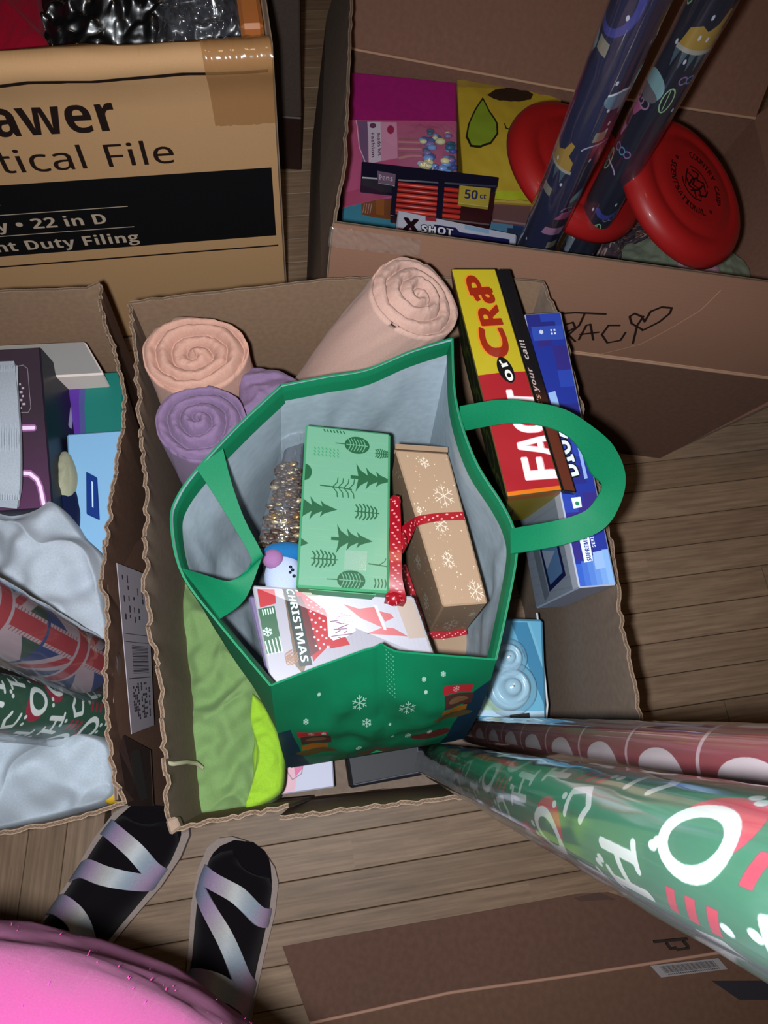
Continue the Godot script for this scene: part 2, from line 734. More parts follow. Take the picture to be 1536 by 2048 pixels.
func kraft_mats() -> void:
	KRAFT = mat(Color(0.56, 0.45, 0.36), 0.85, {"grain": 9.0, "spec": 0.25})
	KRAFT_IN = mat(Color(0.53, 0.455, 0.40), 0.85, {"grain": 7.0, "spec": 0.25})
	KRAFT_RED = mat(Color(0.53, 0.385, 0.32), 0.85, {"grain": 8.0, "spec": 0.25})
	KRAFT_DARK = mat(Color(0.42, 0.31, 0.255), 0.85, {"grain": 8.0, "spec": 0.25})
	TAPE = mat(Color(0.72, 0.52, 0.32), 0.15, {"alpha": 0.45, "spec": 0.6})
	var cv := Cv.new(128, 16, Color(0.44, 0.36, 0.30), 1.0)
	cv.rect(0, 0, 128, 3, Color(0.54, 0.455, 0.38))
	cv.rect(0, 13, 128, 3, Color(0.54, 0.455, 0.38))
	for i in 16:
		cv.path([Vector2(i * 8, 4), Vector2(i * 8 + 4, 12), Vector2(i * 8 + 8, 4)], 2.0, Color(0.33, 0.26, 0.21), false)
	EDGE = pic(cv, 0.9)


# a carton wall between a top line and a bottom line, its top edge torn by «tear»
func carton_wall(parent: Node3D, called: String, top: Array, bot: Array, front: Material, back: Material, tear := 0.0, nu := 24, nv := 6, bulge := Vector3.ZERO, th := 0.004) -> MeshInstance3D:
	var mb := MB.new()
	var len_ := 0.0
	for i in top.size() - 1:
		len_ += top[i].distance_to(top[i + 1])
	var sd := rng.randf() * 50.0
	var fn := func(u: float, v: float) -> Vector3:
		v = v * v * (0.4 * v + 0.6)
		var a := along(top, u)
		var b := along(bot, u)
		var p := a.lerp(b, v) + bulge * sin(u * PI) * sin(minf(v + 0.15, 1.0) * PI)
		if tear > 0.0:
			var k := maxf(0.0, 1.0 - v * 14.0)
			p.y += (nz.get_noise_2d(u * len_ * 90.0, sd) * 0.6 + nz.get_noise_2d(u * len_ * 30.0, sd) * 0.7) * tear * k
			p += Vector3(nz.get_noise_2d(u * len_ * 60.0, sd + 9), 0, nz.get_noise_2d(u * len_ * 60.0, sd + 17)) * tear * 0.7 * k
		return p
	mb.shell(front, back, EDGE, fn, nu, nv, th, 1.0, 1.0, len_ / 0.06)
	return part(called, mb, parent)


func centre_box() -> void:
	kraft_mats()
	var t := thing("cardboard_box", "open brown cardboard box in the middle holding the green tote bag and blankets", "box", Vector3(0.06, 0, -0.26))
	var left := PL([[259, 604], [267, 676], [275, 779], [283, 904], [293, 997], [290, 1090], [293, 1185], [300, 1265], [319, 1343], [325, 1437], [329, 1539], [333, 1620], [346, 1660]], 0.38)
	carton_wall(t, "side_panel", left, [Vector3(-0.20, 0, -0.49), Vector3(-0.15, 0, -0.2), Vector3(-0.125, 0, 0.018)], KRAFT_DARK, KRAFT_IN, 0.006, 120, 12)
	var back := PL([[259, 604], [460, 582], [658, 558], [780, 556], [905, 556], [1030, 560, 0.39], [1088, 565, 0.40]], 0.38)
	carton_wall(t, "end_panel", back, [Vector3(-0.20, 0, -0.49), Vector3(0.0, 0, -0.515), Vector3(0.25, 0, -0.49)], KRAFT, KRAFT_IN, 0.002, 40, 5)
	var right := PL([[1088, 565, 0.40], [1125, 655, 0.39], [1150, 760], [1190, 930], [1225, 1100], [1245, 1250], [1265, 1350], [1286, 1466], [1304, 1553, 0.37]], 0.38)
	carton_wall(t, "side_panel", right, [Vector3(0.25, 0, -0.49), Vector3(0.305, 0, -0.25), Vector3(0.315, 0, -0.02)], KRAFT_IN, KRAFT, 0.004, 90, 12)
	var f1 := PL([[346, 1660], [460, 1636], [577, 1612]], 0.38)
	carton_wall(t, "end_panel", f1, [Vector3(-0.125, 0, 0.018), Vector3(0.0, 0, 0.008)], KRAFT_IN, KRAFT, 0.003, 50, 12)
	var f2 := PL([[560, 1636, 0.365], [760, 1612, 0.36], [960, 1590, 0.355], [1130, 1572, 0.355], [1304, 1553, 0.36]], 0.36)
	carton_wall(t, "end_panel", f2, [Vector3(-0.02, 0, 0.012), Vector3(0.315, 0, -0.02)], KRAFT_IN, KRAFT, 0.003, 70, 12)
	var mb := MB.new()
	mb.shell(KRAFT_IN, KRAFT, EDGE, func(u, v): return Vector3(lerpf(lerpf(-0.20, 0.255, u), lerpf(-0.125, 0.315, u), v), 0.004, lerpf(lerpf(-0.48, -0.49, u), lerpf(0.016, -0.02, u), v)), 2, 2, 0.005)
	part("bottom_panel", mb, t)
	# the pale torn end of the left panel folded over at the front corner
	mb = MB.new()
	var q := PL([[330, 1640, 0.385], [352, 1632, 0.388], [362, 1655, 0.385], [340, 1672, 0.385]], 0.38)
	mb.hexa(q, shifted(q, Vector3(0, -0.02, 0)), 0.002, mat(Color(0.58, 0.49, 0.42), 0.9, {"grain": 30.0}))
	part("corner_fold", mb, t)


func left_box() -> void:
	var t := thing("cardboard_box", "open cardboard box at the left edge filled with pale clothes and a dark light box", "box", Vector3(-0.45, 0, -0.24))
	var right := PL([[200, 566], [203, 622], [219, 669], [236, 735], [247, 770], [248, 810], [246, 860], [237, 904], [230, 950], [219, 1022], [209, 1107], [203, 1173], [212, 1200], [215, 1264], [211, 1320], [212, 1393], [217, 1466], [223, 1510], [231, 1569], [249, 1606]], 0.36)
	var rb := [Vector3(-0.25, 0, -0.51), Vector3(-0.225, 0, -0.3), Vector3(-0.192, 0, 0.0)]
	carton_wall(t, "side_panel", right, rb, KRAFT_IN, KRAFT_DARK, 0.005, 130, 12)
	var back := [Vector3(-0.75, 0.36, -0.485)] + PL([[0, 583], [184, 577], [200, 566]], 0.36)
	carton_wall(t, "end_panel", back, [Vector3(-0.75, 0, -0.47), Vector3(-0.25, 0, -0.51)], KRAFT, KRAFT_IN, 0.002, 30, 5)
	var front := [Vector3(-0.75, 0.36, 0.125)] + PL([[0, 1665], [90, 1650], [176, 1630], [249, 1606]], 0.36)
	carton_wall(t, "end_panel", front, [Vector3(-0.75, 0, 0.10), Vector3(-0.30, 0, 0.03), Vector3(-0.215, 0, 0.0)], KRAFT_IN, KRAFT, 0.003, 90, 12)
	carton_wall(t, "side_panel", [Vector3(-0.75, 0.36, -0.485), Vector3(-0.75, 0.36, 0.125)], [Vector3(-0.75, 0, -0.47), Vector3(-0.75, 0, 0.10)], KRAFT_DARK, KRAFT_IN, 0.003, 10, 4)
	var mb := MB.new()
	mb.shell(KRAFT_IN, KRAFT, EDGE, func(u, v): return Vector3(lerpf(-0.75, lerpf(-0.25, -0.215, v), u), 0.004, lerpf(lerpf(-0.47, -0.51, u), lerpf(0.10, 0.0, u), v)), 2, 2, 0.005)
	part("bottom_panel", mb, t)
	# outer flap hanging into the gap, with its shipping label
	var q := [P(208, 1080, 0.345), P(306, 1080, 0.15), P(336, 1612, 0.13), P(232, 1600, 0.335)]
	mb = MB.new()
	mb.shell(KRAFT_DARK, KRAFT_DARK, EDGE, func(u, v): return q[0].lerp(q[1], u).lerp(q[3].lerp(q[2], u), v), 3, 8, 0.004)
	part("hanging_flap", mb, t)
	var cv := Cv.new(150, 560, Color(0.60, 0.57, 0.60))
	cv.speck(4000, 0.03, 3)
	var ink := Color(0.22, 0.20, 0.24)
	var g := RandomNumberGenerator.new()
	g.seed = 3
	for r in 5:
		for i in 5:
			if g.randf() < 0.75:
				cv.rect(18 + r * 24, 30 + i * 34 + g.randf() * 8, g.randf_range(4, 9), g.randf_range(12, 28), ink)
	cv.rect(10, 235, 130, 2, ink)
	cv.rect(10, 262, 130, 2, ink)
	for i in 19:
		cv.rect(40, 275 + i * 5.2, 92, [1.6, 3.2, 2.4][i % 3], ink)
	cv.rect(10, 384, 130, 3, ink)
	for r in 11:
		for i in 13:
			if g.randf() < 0.5 and (r % 5 != 4):
				cv.rect(28 + r * 9.5, 402 + i * 9.5, 8, 8, ink)
	var lq := [P(222, 1128, 0.327), P(284, 1152, 0.232), P(297, 1452, 0.222), P(251, 1470, 0.31)]
	var nn: Vector3 = (lq[3] - lq[0]).cross(lq[1] - lq[0]).normalized()
	var off := nn * 0.006
	var paper := mat(Color(0.6, 0.57, 0.6), 0.6)
	mb = MB.new()
	mb.shell(pic(cv, 0.5), paper, paper, func(u, v): return lq[0].lerp(lq[1], u).lerp(lq[3].lerp(lq[2], u), v) + off, 2, 4, 0.0008)
	part("shipping_label", mb, t, "grey shipping label with a barcode")
	# the folded corner below the label with its slot
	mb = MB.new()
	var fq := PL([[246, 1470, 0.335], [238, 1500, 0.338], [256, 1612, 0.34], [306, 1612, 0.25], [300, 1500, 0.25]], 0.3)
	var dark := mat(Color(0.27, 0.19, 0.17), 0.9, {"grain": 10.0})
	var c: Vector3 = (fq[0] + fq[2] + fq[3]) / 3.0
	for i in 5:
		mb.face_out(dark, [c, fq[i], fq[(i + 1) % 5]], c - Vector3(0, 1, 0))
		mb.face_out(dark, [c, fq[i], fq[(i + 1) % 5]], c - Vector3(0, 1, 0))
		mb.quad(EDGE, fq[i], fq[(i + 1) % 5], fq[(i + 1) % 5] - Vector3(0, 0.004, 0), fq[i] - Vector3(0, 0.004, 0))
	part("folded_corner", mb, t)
	mb = MB.new()
	var sq := PL([[262, 1505, 0.315], [280, 1498, 0.29], [296, 1596, 0.27], [274, 1606, 0.305]], 0.3)
	mb.hexa(shifted(sq, Vector3(0, 0.004, 0)), shifted(sq, Vector3(0, -0.004, 0)), 0.001, mat(Color(0.12, 0.085, 0.08), 0.9))
	part("slot_shade", mb, t)  # dark piece standing for the shade inside the slot opening


func back_box() -> void:
	var t := thing("cardboard_box", "large open box at top right with a handwritten name and heart on its front flap", "box", Vector3(0.3, 0, -0.75))
	var c0 := Vector3(-0.005, 0.25, -0.578)
	var c1 := Vector3.ZERO
	var r0 := P(668, 444, 0.40)
	var r1 := P(1536, 563, 0.40)
	var r2 := r1 + (r1 - r0) * 0.27
	c1 = c0 + (r2 - r0)
	# front wall below the crease
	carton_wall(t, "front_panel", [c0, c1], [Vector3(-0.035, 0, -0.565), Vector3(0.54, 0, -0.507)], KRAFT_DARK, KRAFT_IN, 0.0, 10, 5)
	# front flap standing above it, with marker writing
	var fq := [r0, r2, r2 + c0 - r0, c0]
	var cv := Cv.new(1400, 330, Color(0.53, 0.39, 0.315), 2.0)
	cv.speck(26000, 0.025, 8)
	for i in 30:
		cv.rect(0, i * 11, 1400, 1, Color(0.52, 0.38, 0.305))
	var ink := Color(0.13, 0.08, 0.07)
	cv.rect(0, 322, 1400, 5, Color(0.74, 0.60, 0.48))
	for s in [[[1112, 617], [1150, 614], [1210, 617]], [[1168, 617], [1158, 640], [1130, 668]], [[1122, 672], [1126, 640], [1145, 634], [1150, 645], [1132, 656], [1150, 676]], [[1157, 672], [1172, 640], [1180, 638], [1186, 672]], [[1160, 660], [1196, 655]], [[1238, 640], [1216, 640], [1203, 660], [1214, 678], [1240, 672], [1250, 655]], [[1265, 678], [1273, 640], [1285, 622]], [[1283, 648], [1262, 636], [1258, 622], [1268, 616], [1282, 622], [1288, 632], [1300, 612], [1322, 604], [1342, 606], [1338, 616], [1318, 632], [1284, 650]]]:
		cv.path(on(fq, cv, s), 6.2, ink)
	cv.path(on(fq, cv, [[1158, 722], [1200, 705], [1280, 680], [1400, 610], [1440, 575]]), 2.5, Color(0.66, 0.50, 0.39))
	var fm := pic(cv, 0.85, {"spec": 0.25})
	var mb := MB.new()
	mb.shell(fm, KRAFT_IN, EDGE, func(u, v): return fq[0].lerp(fq[1], u).lerp(fq[3].lerp(fq[2], u), v) + Vector3(0, 0, 0.006) * sin(v * PI), 40, 8, 0.005, 1, 1, 14)
	part("front_flap", mb, t)
	mb = MB.new()
	mb.tube(mat(Color(0.60, 0.47, 0.39), 0.9), [c0 + Vector3(0, 0.001, 0.004), c0.lerp(c1, 0.5) + Vector3(0, 0.001, 0.004), c1 + Vector3(0, 0.001, 0.004)], [0.0018, 0.0018, 0.0018], 6)
	part("front_crease", mb, t)
	# clear tape along the left of the front rim
	mb = MB.new()
	var clear := mat(Color(0.95, 0.93, 0.92), 0.12, {"alpha": 0.07, "spec": 0.9})
	var tp := [P(660, 452, 0.402), P(840, 478, 0.402), P(838, 512, 0.375), P(656, 492, 0.375)]
	mb.sheet(clear, func(u, v): return tp[0].lerp(tp[1], u).lerp(tp[3].lerp(tp[2], u), v) + Vector3(0, 1, 1) * (0.004 + 0.0035 * nz.get_noise_2d(u * 60, v * 14)), 40, 8)
	part("clear_tape", mb, t)
	# left side: wall and flap
	var l0 := P(703, 0, 0.40)
	carton_wall(t, "side_panel", [Vector3(-0.012, 0.25, -1.10), Vector3(-0.014, 0.25, -0.8), c0], [Vector3(-0.035, 0, -1.09), Vector3(-0.035, 0, -0.57)], KRAFT_IN, KRAFT_DARK, 0.0, 10, 5)
	carton_wall(t, "side_flap", [l0 + Vector3(0.004, 0, -0.14), l0, P(690, 330, 0.40), r0], [Vector3(-0.012, 0.25, -1.10), Vector3(-0.014, 0.25, -0.8), c0], KRAFT_IN, KRAFT_DARK, 0.003, 40, 5)
	# back wall, its crease and flap
	var b0 := P(690, 93, 0.25)
	var b1 := P(1200, 190, 0.25)
	var b2 := P(1510, 235, 0.25)
	carton_wall(t, "back_panel", [b0, b1, b2], [b0 - Vector3(0, 0.25, 0), b1 - Vector3(0, 0.25, 0), b2 - Vector3(0, 0.25, 0)], KRAFT_RED, KRAFT, 0.0, 12, 5)
	carton_wall(t, "back_flap", [b0 + Vector3(-0.004, 0.15, -0.07), b1 + Vector3(0, 0.15, -0.07), b2 + Vector3(0.0, 0.15, -0.07)], [b0, b1, b2], KRAFT_RED, KRAFT_RED, 0.0, 12, 5, Vector3(0, 0, 0.004))
	mb = MB.new()
	mb.tube(mat(Color(0.70, 0.55, 0.45), 0.9), [b0 + Vector3(0, 0.001, 0.003), b1 + Vector3(0, 0.001, 0.003), b2 + Vector3(0, 0.001, 0.003)], [0.0022, 0.0022, 0.0022], 6)
	part("back_crease", mb, t)
	# right side
	var e := c1 + Vector3(0.02, 0, 0)
	carton_wall(t, "side_panel", [b2, e], [Vector3(0.60, 0, -0.95), Vector3(0.54, 0, -0.507)], KRAFT_RED, KRAFT, 0.0, 12, 5)
	carton_wall(t, "side_flap", [b2 + Vector3(0.08, 0.14, 0), e + Vector3(0.08, 0.14, 0)], [b2, e], KRAFT_RED, KRAFT, 0.0, 12, 5)
	mb = MB.new()
	mb.shell(KRAFT_IN, KRAFT, EDGE, func(u, v): return Vector3(lerpf(-0.03, lerpf(0.60, 0.54, v), u), 0.004, lerpf(lerpf(-1.08, -0.95, u), lerpf(-0.57, -0.51, u), v)), 2, 2, 0.005)
	part("bottom_panel", mb, t)


func file_box() -> void:
	var t := thing("cardboard_box", "tall tan filing cabinet carton with black printed band at top left", "box", Vector3(-0.33, 0, -0.9))
	var yaw := deg_to_rad(9.0)
	var o := Vector3(-0.066, 0, -0.725)
	var dl := Vector3(-cos(yaw), 0, sin(yaw))
	var bk := Vector3(-sin(yaw), 0, -cos(yaw))
	var wdt := 0.62
	# front with its print, folded over at the top
	var cv := Cv.new(1240, 1040, Color(0.74, 0.58, 0.41), 2.0)
	cv.speck(60000, 0.03, 2)
	var ink := Color(0.055, 0.05, 0.055)
	var S := 2000.0
	var X := func(s: float) -> float: return (wdt - s) * S
	var Y := func(h: float) -> float: return (0.52 - h) * S
	cv.rect(0, Y.call(0.500), 1230, 9, Color(0.13, 0.09, 0.07))
	cv.rect(0, Y.call(0.3505), 1224, 256, ink)
	cv.rect(0, Y.call(0.2025), 1228, 6, Color(0.13, 0.09, 0.07))
	var br := Color(0.13, 0.085, 0.07)
	cv.text("Drawer", Vector2(X.call(0.365), Y.call(0.4225)), Vector2(X.call(0.174), Y.call(0.4225)), 138, br, true)
	cv.text("Vertical File", Vector2(X.call(0.402), Y.call(0.3685)), Vector2(X.call(0.121), Y.call(0.3685)), 96, br)
	var pale := Color(0.72, 0.64, 0.55)
	cv.text("r", Vector2(X.call(0.347), Y.call(0.306)), Vector2(X.call(0.339), Y.call(0.306)), 52, pale, true)
	cv.text("y • 22 in D", Vector2(X.call(0.358), Y.call(0.2715)), Vector2(X.call(0.223), Y.call(0.2715)), 52, pale, true)
	cv.text("nt Duty Filing", Vector2(X.call(0.372), Y.call(0.2315)), Vector2(X.call(0.190), Y.call(0.2315)), 52, pale, true)
	cv.rect(X.call(0.36), Y.call(0.301), (0.36 - 0.191) * S, 3, pale)
	cv.rect(X.call(0.36), Y.call(0.2625), (0.36 - 0.191) * S, 3, pale)
	var fm := pic(cv, 0.7, {"spec": 0.3})
	var tan := mat(Color(0.74, 0.58, 0.41), 0.8, {"grain": 8.0, "spec": 0.25})
	# s along the front, d out of it
	var at := func(s: float, h: float, d: float) -> Vector3: return o + dl * s - bk * d + Vector3(0, h, 0)
	var prof := [Vector2(-0.034, 0.44), Vector2(-0.03, 0.49), Vector2(-0.022, 0.513), Vector2(-0.008, 0.522), Vector2(0.004, 0.520), Vector2(0.010, 0.510), Vector2(0.009, 0.498), Vector2(0.003, 0.485), Vector2(0.0, 0.45), Vector2(0.0, 0.22), Vector2(0.0, 0.0)]
	var mb := MB.new()
	for i in prof.size() - 1:
		for j in 20:
			var s0 := wdt * j / 20.0
			var s1 := wdt * (j + 1) / 20.0
			var wob := func(s: float, p: Vector2) -> Vector3: return at.call(s, p.y + nz.get_noise_2d(s * 12, p.x * 90) * 0.003 * (1.0 if p.y > 0.47 else 0.0), p.x)
			var v0: float = 1.0 - clampf(prof[i].y if i > 3 else 0.52, 0, 0.52) / 0.52
			var v1: float = 1.0 - clampf(prof[i + 1].y if i + 1 > 3 else 0.52, 0, 0.52) / 0.52
			mb.quad(fm, wob.call(s1, prof[i]), wob.call(s0, prof[i]), wob.call(s0, prof[i + 1]), wob.call(s1, prof[i + 1]), Vector2(1 - s1 / wdt, v0), Vector2(1 - s0 / wdt, v0), Vector2(1 - s0 / wdt, v1), Vector2(1 - s1 / wdt, v1), true)
	part("front_panel", mb, t, "tan front panel with black printed lettering")
	mb = MB.new()
	var sd := [at.call(0, 0, 0), at.call(0, 0, -0.45), at.call(0, 0.51, -0.45), at.call(0, 0.515, -0.01)]
	mb.shell(tan, tan, EDGE, func(u, v): return sd[3].lerp(sd[2], u).lerp(sd[0].lerp(sd[1], u), v), 6, 4, 0.006)
	part("side_panel", mb, t)
	mb = MB.new()
	mb.shell(tan, tan, EDGE, func(u, v): return at.call(wdt * u, 0.51 * (1 - v), -0.45), 6, 4, 0.006)
	part("back_panel", mb, t)
	mb = MB.new()
	mb.shell(tan, tan, EDGE, func(u, v): return at.call(wdt, 0.51 * (1 - v), -0.45 * u), 6, 4, 0.006)
	part("side_panel", mb, t)
	mb = MB.new()
	mb.shell(tan, tan, EDGE, func(u, v): return at.call(wdt * u, 0.004, -0.45 * v), 2, 2, 0.006)
	part("bottom_panel", mb, t)
	# tape wrapped over the right corner
	mb = MB.new()
	var tprof := [Vector2(-0.034, 0.50), Vector2(-0.022, 0.517), Vector2(-0.008, 0.526), Vector2(0.006, 0.524), Vector2(0.014, 0.512), Vector2(0.012, 0.498), Vector2(0.006, 0.485), Vector2(0.003, 0.46), Vector2(0.003, 0.424)]
	mb.sheet(TAPE, func(u, v):
		var p: Vector2 = tprof[int(round(v * 8))]
		return at.call(lerpf(0.072 - v * 0.004, -0.001, u), p.y + nz.get_noise_2d(u * 40, v * 3) * 0.002, p.x + 0.0015 + 0.002 * absf(nz.get_noise_2d(u * 50, v * 30)) * (1.0 if v < 0.7 else 0.1)), 24, 8)
	part("packing_tape", mb, t, "glossy tan packing tape over the corner")
	mb = MB.new()
	var st := mat(Color(0.70, 0.42, 0.22), 0.25, {"spec": 0.6})
	mb.hexa([at.call(0.028, 0.52, -0.03), at.call(0.028, 0.505, -0.30), at.call(0.004, 0.505, -0.30), at.call(0.004, 0.52, -0.03)], [at.call(0.028, 0.30, -0.03), at.call(0.028, 0.30, -0.30), at.call(0.004, 0.30, -0.30), at.call(0.004, 0.30, -0.03)], 0.004, st)
	part("inner_flap", mb, t, "taped orange-brown inner flap")


func flat_box() -> void:
	var t := thing("flattened_carton", "flattened dark brown cardboard carton on the floor at the bottom right", "cardboard", Vector3(0.25, 0, 0.2))
	var o := PL([[565, 1893], [700, 1868], [940, 1827], [1180, 1783], [1240, 1785], [1455, 1903]], 0.006)
	var p := PL([[1455, 1903], [1150, 1950], [900, 1985], [620, 2046]], 0.016)
	var brown := mat(Color(0.40, 0.29, 0.245), 0.85, {"grain": 7.0, "spec": 0.25})
	var mb := MB.new()
	var top := [o[0], o[1], o[2], o[3], o[4], o[5]]
	var low := [p[3], p[2], p[1], p[0]]
	var sheet := func(u: float, v: float) -> Vector3: return along(top, u).lerp(along(low, u), v)
	mb.shell(brown, brown, EDGE, sheet, 14, 6, 0.004, 1, 1, 40)
	part("upper_panel", mb, t)
	var q := [P(620, 2046, 0.018), P(900, 1985, 0.020), P(1150, 1950, 0.020), P(1455, 1903, 0.02)]
	var lo := [P(560, 2260, 0.01), P(900, 2240, 0.01), P(1250, 2230, 0.01), P(1660, 2080, 0.01)]
	var brown2 := mat(Color(0.43, 0.315, 0.255), 0.85, {"grain": 7.0, "spec": 0.25})
	mb = MB.new()
	mb.shell(brown2, brown2, EDGE, func(u, v): return along(q, u).lerp(along(lo, u), v), 14, 6, 0.004, 1, 1, 40)
	part("lower_panel", mb, t)
	mb = MB.new()
	mb.tube(mat(Color(0.66, 0.50, 0.42), 0.8), shifted(q, Vector3(0, 0.001, 0)), [0.0022, 0.0022, 0.0022, 0.0022], 6)
	part("crease", mb, t, "pale scuffed crease line")
	# print and label
	var dk := mat(Color(0.16, 0.11, 0.10), 0.8)
	mb = MB.new()
	for s in [[[1148, 1796], [1200, 1785], [1232, 1799], [1178, 1812]]]:
		var qq := shifted(PL(s, 0.009), Vector3.ZERO)
		mb.hexa(qq, shifted(qq, Vector3(0, -0.002, 0)), 0.0002, mat(Color(0.30, 0.215, 0.19), 0.8))
	part("printed_patch", mb, t)
	mb = MB.new()
	for s in [[1308, 1884, 1376, 1878, 5], [1334, 1886, 1342, 1898, 6], [1342, 1898, 1354, 1896, 5], [1368, 1882, 1378, 1894, 6], [1354, 1900, 1380, 1896, 4]]:
		var a := P(s[0], s[1], 0.0175)
		var b := P(s[2], s[3], 0.0175)
		var w: Vector3 = (b - a).cross(Vector3.UP).normalized() * (s[4] * 0.0003)
		mb.hexa([a - w, b - w, b + w, a + w], shifted([a - w, b - w, b + w, a + w], Vector3(0, -0.004, 0)), 0.0002, dk)
	part("printed_marks", mb, t)
	var cv := Cv.new(300, 70, Color(0.58, 0.55, 0.55))
	for i in 46:
		cv.rect(34 + i * 5.2, 10, [1.5, 2.6, 3.4, 2.0][(i * 7) % 4], 40, Color(0.18, 0.15, 0.15))
	for i in 26:
		cv.rect(40 + i * 9, 55, 5, 7, Color(0.25, 0.22, 0.22))
	var lq := [P(1300, 1931, 0.024), P(1436, 1916, 0.023), P(1455, 1938, 0.022), P(1322, 1955, 0.023)]
	mb = MB.new()
	var pm := pic(cv, 0.5)
	mb.shell(pm, dk, dk, func(u, v): return lq[0].lerp(lq[1], u).lerp(lq[3].lerp(lq[2], u), v), 2, 2, 0.001)
	part("barcode_label", mb, t, "small white barcode label")
	mb = MB.new()
	var tq := [P(1424, 1962, 0.021), P(1540, 1962, 0.021), P(1560, 2000, 0.02), P(1480, 2000, 0.02)]
	mb.hexa(tq, shifted(tq, Vector3(0, -0.003, 0)), 0.0005, mat(Color(0.20, 0.19, 0.21), 0.3))
	part("dark_tape", mb, t)


func furniture_leg() -> void:
	var t := thing("furniture_leg", "dark square wooden furniture leg on the floor behind the tan filing carton", "furniture", P(582, 322, 0))
	var b := P(582, 322, 0)
	var dkm := mat(Color(0.20, 0.12, 0.10), 0.5, {"grain": 12.0})
	var grey := mat(Color(0.33, 0.28, 0.25), 0.5, {"grain": 12.0})
	var r := 0.022
	var sq := func(y: float, w: float) -> Array: return [b + Vector3(-w, y, -w), b + Vector3(w, y, -w), b + Vector3(w, y, w), b + Vector3(-w, y, w)]
	var mb := MB.new()
	mb.hexa(sq.call(0.12, r), sq.call(0.0, r * 0.9), 0.002, dkm)
	part("foot_block", mb, t, "reddish dark lower block")
	mb = MB.new()
	mb.hexa(sq.call(0.75, r * 1.1), sq.call(0.12, r * 0.95), 0.002, grey)
	part("post", mb, t)


# ---------- the person who takes the picture ----------
# surface nets over tapered capsules: bones are [a, b, ra, rb]
func nets(mb: MB, m: Material, bones: Array, cell: float, blend: float) -> void:
	var lo := Vector3.ONE * 1e9
	var hi := -lo
	for b in bones:
		var r: float = maxf(b[2], b[3]) + cell * 3
		lo = lo.min(b[0] - Vector3.ONE * r).min(b[1] - Vector3.ONE * r)
		hi = hi.max(b[0] + Vector3.ONE * r).max(b[1] + Vector3.ONE * r)
	var n := Vector3i(((hi - lo) / cell).ceil()) + Vector3i.ONE
	var f := PackedFloat32Array()
	f.resize(n.x * n.y * n.z)
	f.fill(1.0)
	for b in bones:
		var r: float = maxf(b[2], b[3]) + cell * 3
		var i0 := Vector3i(((b[0].min(b[1]) - Vector3.ONE * r - lo) / cell).floor()).clamp(Vector3i.ZERO, n - Vector3i.ONE)
		var i1 := Vector3i(((b[0].max(b[1]) + Vector3.ONE * r - lo) / cell).ceil()).clamp(Vector3i.ZERO, n - Vector3i.ONE)
		var ab: Vector3 = b[1] - b[0]
		var ll := maxf(ab.length_squared(), 1e-9)
		for z in range(i0.z, i1.z + 1):
			for y in range(i0.y, i1.y + 1):
				for x in range(i0.x, i1.x + 1):
					var p: Vector3 = lo + Vector3(x, y, z) * cell - b[0]
					var t := clampf(p.dot(ab) / ll, 0, 1)
					var d: float = (p - ab * t).length() - lerpf(b[2], b[3], t)
					var k := x + n.x * (y + n.y * z)
					var o := f[k]
					var h := maxf(blend - absf(o - d), 0.0) / blend
					f[k] = minf(o, d) - h * h * blend * 0.25
	var at := {}
	var st := [1, n.x, n.x * n.y]
	for z in n.z - 1:
		for y in n.y - 1:
			for x in n.x - 1:
				var k := x + n.x * (y + n.y * z)
				var s0 := f[k] < 0
				var any := false
				for c in 8:
					if (f[k + (c & 1) * st[0] + (c >> 1 & 1) * st[1] + (c >> 2) * st[2]] < 0) != s0:
						any = true
						break
				if not any:
					continue
				var sum := Vector3.ZERO
				var cnt := 0
				for c in 8:
					for ax in 3:
						if c & (1 << ax):
							continue
						var e := c | (1 << ax)
						var a := f[k + (c & 1) * st[0] + (c >> 1 & 1) * st[1] + (c >> 2) * st[2]]
						var b := f[k + (e & 1) * st[0] + (e >> 1 & 1) * st[1] + (e >> 2) * st[2]]
						if (a < 0) != (b < 0):
							var q := Vector3(c & 1, c >> 1 & 1, c >> 2)
							q[ax] += a / (a - b)
							sum += q
							cnt += 1
				at[k] = lo + (Vector3(x, y, z) + sum / cnt) * cell
	for k in at:
		for ax in 3:
			var s1: int = st[(ax + 1) % 3]
			var s2: int = st[(ax + 2) % 3]
			var k2: int = k + st[ax]
			if k2 < f.size() and (f[k] < 0) != (f[k2] < 0) and at.has(k - s1) and at.has(k - s2) and at.has(k - s1 - s2):
				var q := [at[k], at[k - s1], at[k - s1 - s2], at[k - s2]]
				if f[k] < 0:
					q.reverse()
				mb.quad(m, q[0], q[1], q[2], q[3], Vector2(0, 0), Vector2(0.1, 0), Vector2(0.1, 0.1), Vector2(0, 0.1), true)


